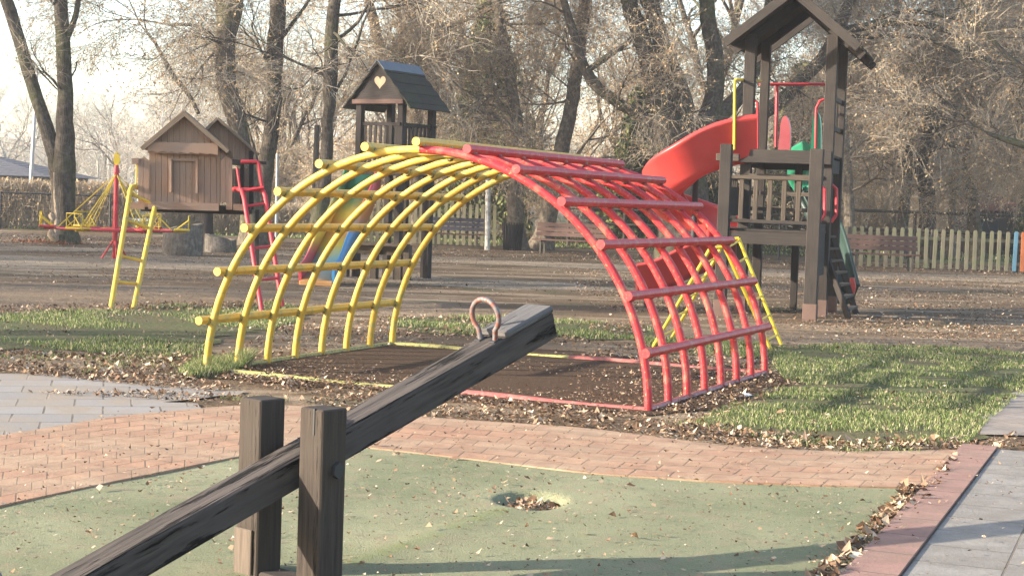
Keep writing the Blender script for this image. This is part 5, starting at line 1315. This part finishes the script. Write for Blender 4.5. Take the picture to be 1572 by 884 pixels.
traced('tree', (1458, 392), [[(1456, 390, 18), (1460, 340, 13), (1464, 290, 11), (1468, 240, 9), (1466, 180, 8), (1470, 110, 7), (1476, 40, 5)]], 59.0, 'thin straight tree between the split oak and the rightmost trunk', M_barkl, leafn=4.05, side=1.4)
traced('tree', (1500, 396), [[(1500, 394, 26), (1496, 350, 20), (1496, 310, 17), (1492, 280, 17), (1482, 255, 14), (1480, 235, 13), (1488, 210, 11), (1500, 180, 9), (1508, 130, 8), (1512, 70, 7)], [(1484, 245, 8), (1470, 230, 7), (1455, 222, 5), (1440, 205, 4)]],
    54.0, 'crooked trunk rising beside the small hut at the right', M_barkm, leafn=4.62, side=1.2, per=2)
traced('tree', (1640, 398), [[(1660, 398, 40), (1655, 320, 32), (1650, 240, 28), (1645, 160, 24), (1640, 60, 20)], [(1650, 245, 14), (1610, 232, 13), (1580, 226, 12), (1555, 218, 10), (1530, 210, 8), (1515, 204, 5)], [(1645, 150, 12), (1600, 120, 10), (1560, 100, 8), (1520, 60, 6), (1490, 20, 4)]],
    44.0, 'tree past the right edge sending dark branches into view', M_barkd, leafn=4.05, side=.5)

def evergreen(px, Y, h, r, lab, dens=1.0):
    x = xp(px, Y); o = empty('evergreen_tree', (x, Y, 0), label=lab, cat='tree'); mt, mc = MB(), MB()
    mt.tube([(x, Y, 0), (x, Y, h * .9)], [.2, .04], 8); n = int(9000 * dens * (h / 6) * r); 
    nb = 240; bz = rng.uniform(.12, .97, nb) * h; ba = rng.uniform(0, 6.28, nb); br_ = r * (1 - bz / h) ** .7 * rng.uniform(.6, 1.15, nb)
    tipb = np.stack([x + br_ * np.cos(ba), Y + br_ * np.sin(ba), bz - br_ * .35], -1); rt_ = np.stack([np.full(nb, x), np.full(nb, Y), bz + .1], -1)
    twigs(mt, rt_, tipb - rt_, np.linalg.norm(tipb - rt_, axis=1), .03)
    k = rng.integers(0, nb, n); f = rng.uniform(.25, 1.05, (n, 1)); P = rt_[k] + (tipb[k] - rt_[k]) * f + rng.normal(0, .09, (n, 3)); leafquads(mc, P, .20, 1.0)
    mt.build('trunk', M_barkd, o); mc.build('foliage', M_green, o)
evergreen(975, 58, 5.8, 1.5, 'olive green drooping evergreen left of the great tree')
evergreen(1085, 60, 5.0, 1.5, 'olive evergreen seen between the red slide and the tall tower')
evergreen(1222, 66, 7.6, 2.2, 'dark evergreen seen through the open top of the tall tower', .8)
evergreen(742, 61, 9.5, 2.6, 'tall dark open conifer right of the heart tower', .35)
evergreen(1585, 66, 2.8, 1.0, 'low green conifer beside the small hut')
evergreen(722, 64, 4.5, 1.2, 'olive evergreen right of the heart tower above the picket fence', .7)

# ---- clipped hedges
def hedge(p0, p1, h, th, lab, n, leafc=.5):
    p0, p1 = np.array(p0, float), np.array(p1, float); o = empty('hedge', (p0 + p1) / 2, label=lab, cat='hedge'); d = p1 - p0; nn = nrm(np.cross(d, Zv)); m, ml = MB(), MB()
    P = p0 + d * rng.uniform(0, 1, (n, 1)) + nn * rng.uniform(-.5, .5, (n, 1)) * th; P[:, 2] = h * rng.uniform(0, .92, n); D = rng.normal(0, .5, (n, 3)) + [0, 0, .9]
    L = rng.uniform(.25, .7, n); L = np.minimum(L, h + .15 - P[:, 2]); twigs(m, P, D, L, .010)
    k = rng.integers(0, n, int(n * leafc)); leafquads(ml, P[k] + unit(D[k]) * L[k][:, None] * .8, .085)
    k = int(np.linalg.norm(d) / .35)
    for i in range(k):
        b = p0 + d * i / k + nn * rng.normal(0, .1); m.tube([b, b + [rng.normal(0, .1), 0, h * .5], b + [rng.normal(0, .2), 0, h * .9]], [.03, .025, .01], 4, caps=False)
    m.build('branches', M_twig, o); ml.build('leaves', M_tan, o)
    return o
hedge([-27, 55.2, 0], [-13.2, 56.0, 0], 1.62, 1.0, 'clipped brown hedge behind the left wire fence', 26000)
hedge([-12.8, 57.5, 0], [-5.5, 58.5, 0], 1.1, .8, 'lower ragged hedge behind the playhouse and the arch', 7000, .3)
# ---- trees to the left, out of the picture, whose long shadows stripe the playground
for (x, y, k, s_) in ((-24, 12, 'tall', .8), (-31, 17, 'oak', .8), (-27, 21.5, 'tall', .8), (-38, 24, 'oak', .9), (-30, 29, 'tall', .9), (-42, 33, 'tall', 1.0), (-33, 36, 'oak', .9), (-46, 39, 'tall', 1.0), (-38, 43, 'tall', 1.0), (-22, 25.5, 'slim', .9), (-25, 33, 'slim', .9), (-52, 22, 'tall', 1.0), (-58, 30, 'oak', 1.0), (-45, 15, 'tall', .9)):
    plant(k, x, y, s_, lab='tree standing left of the playground and casting its shadow across it', grp='trees left of the playground')

# ---- winter haze: one even box of air round the whole scene
hm = bpy.data.materials.new('haze_air'); hm.use_nodes = True; hn = hm.node_tree; hn.nodes.clear()
ho = hn.nodes.new('ShaderNodeOutputMaterial'); hv = hn.nodes.new('ShaderNodeVolumePrincipled'); hn.links.new(hv.outputs[0], ho.inputs['Volume'])
hv.inputs['Color'].default_value = (.93, .95, 1, 1); hv.inputs['Density'].default_value = .0008; hv.inputs['Anisotropy'].default_value = .2
m = MB(); m.box((0, 220, 14), (1200, 700, 30)); tag(m.build('haze', hm), 'thin winter haze between the trees', 'haze', kind='stuff')
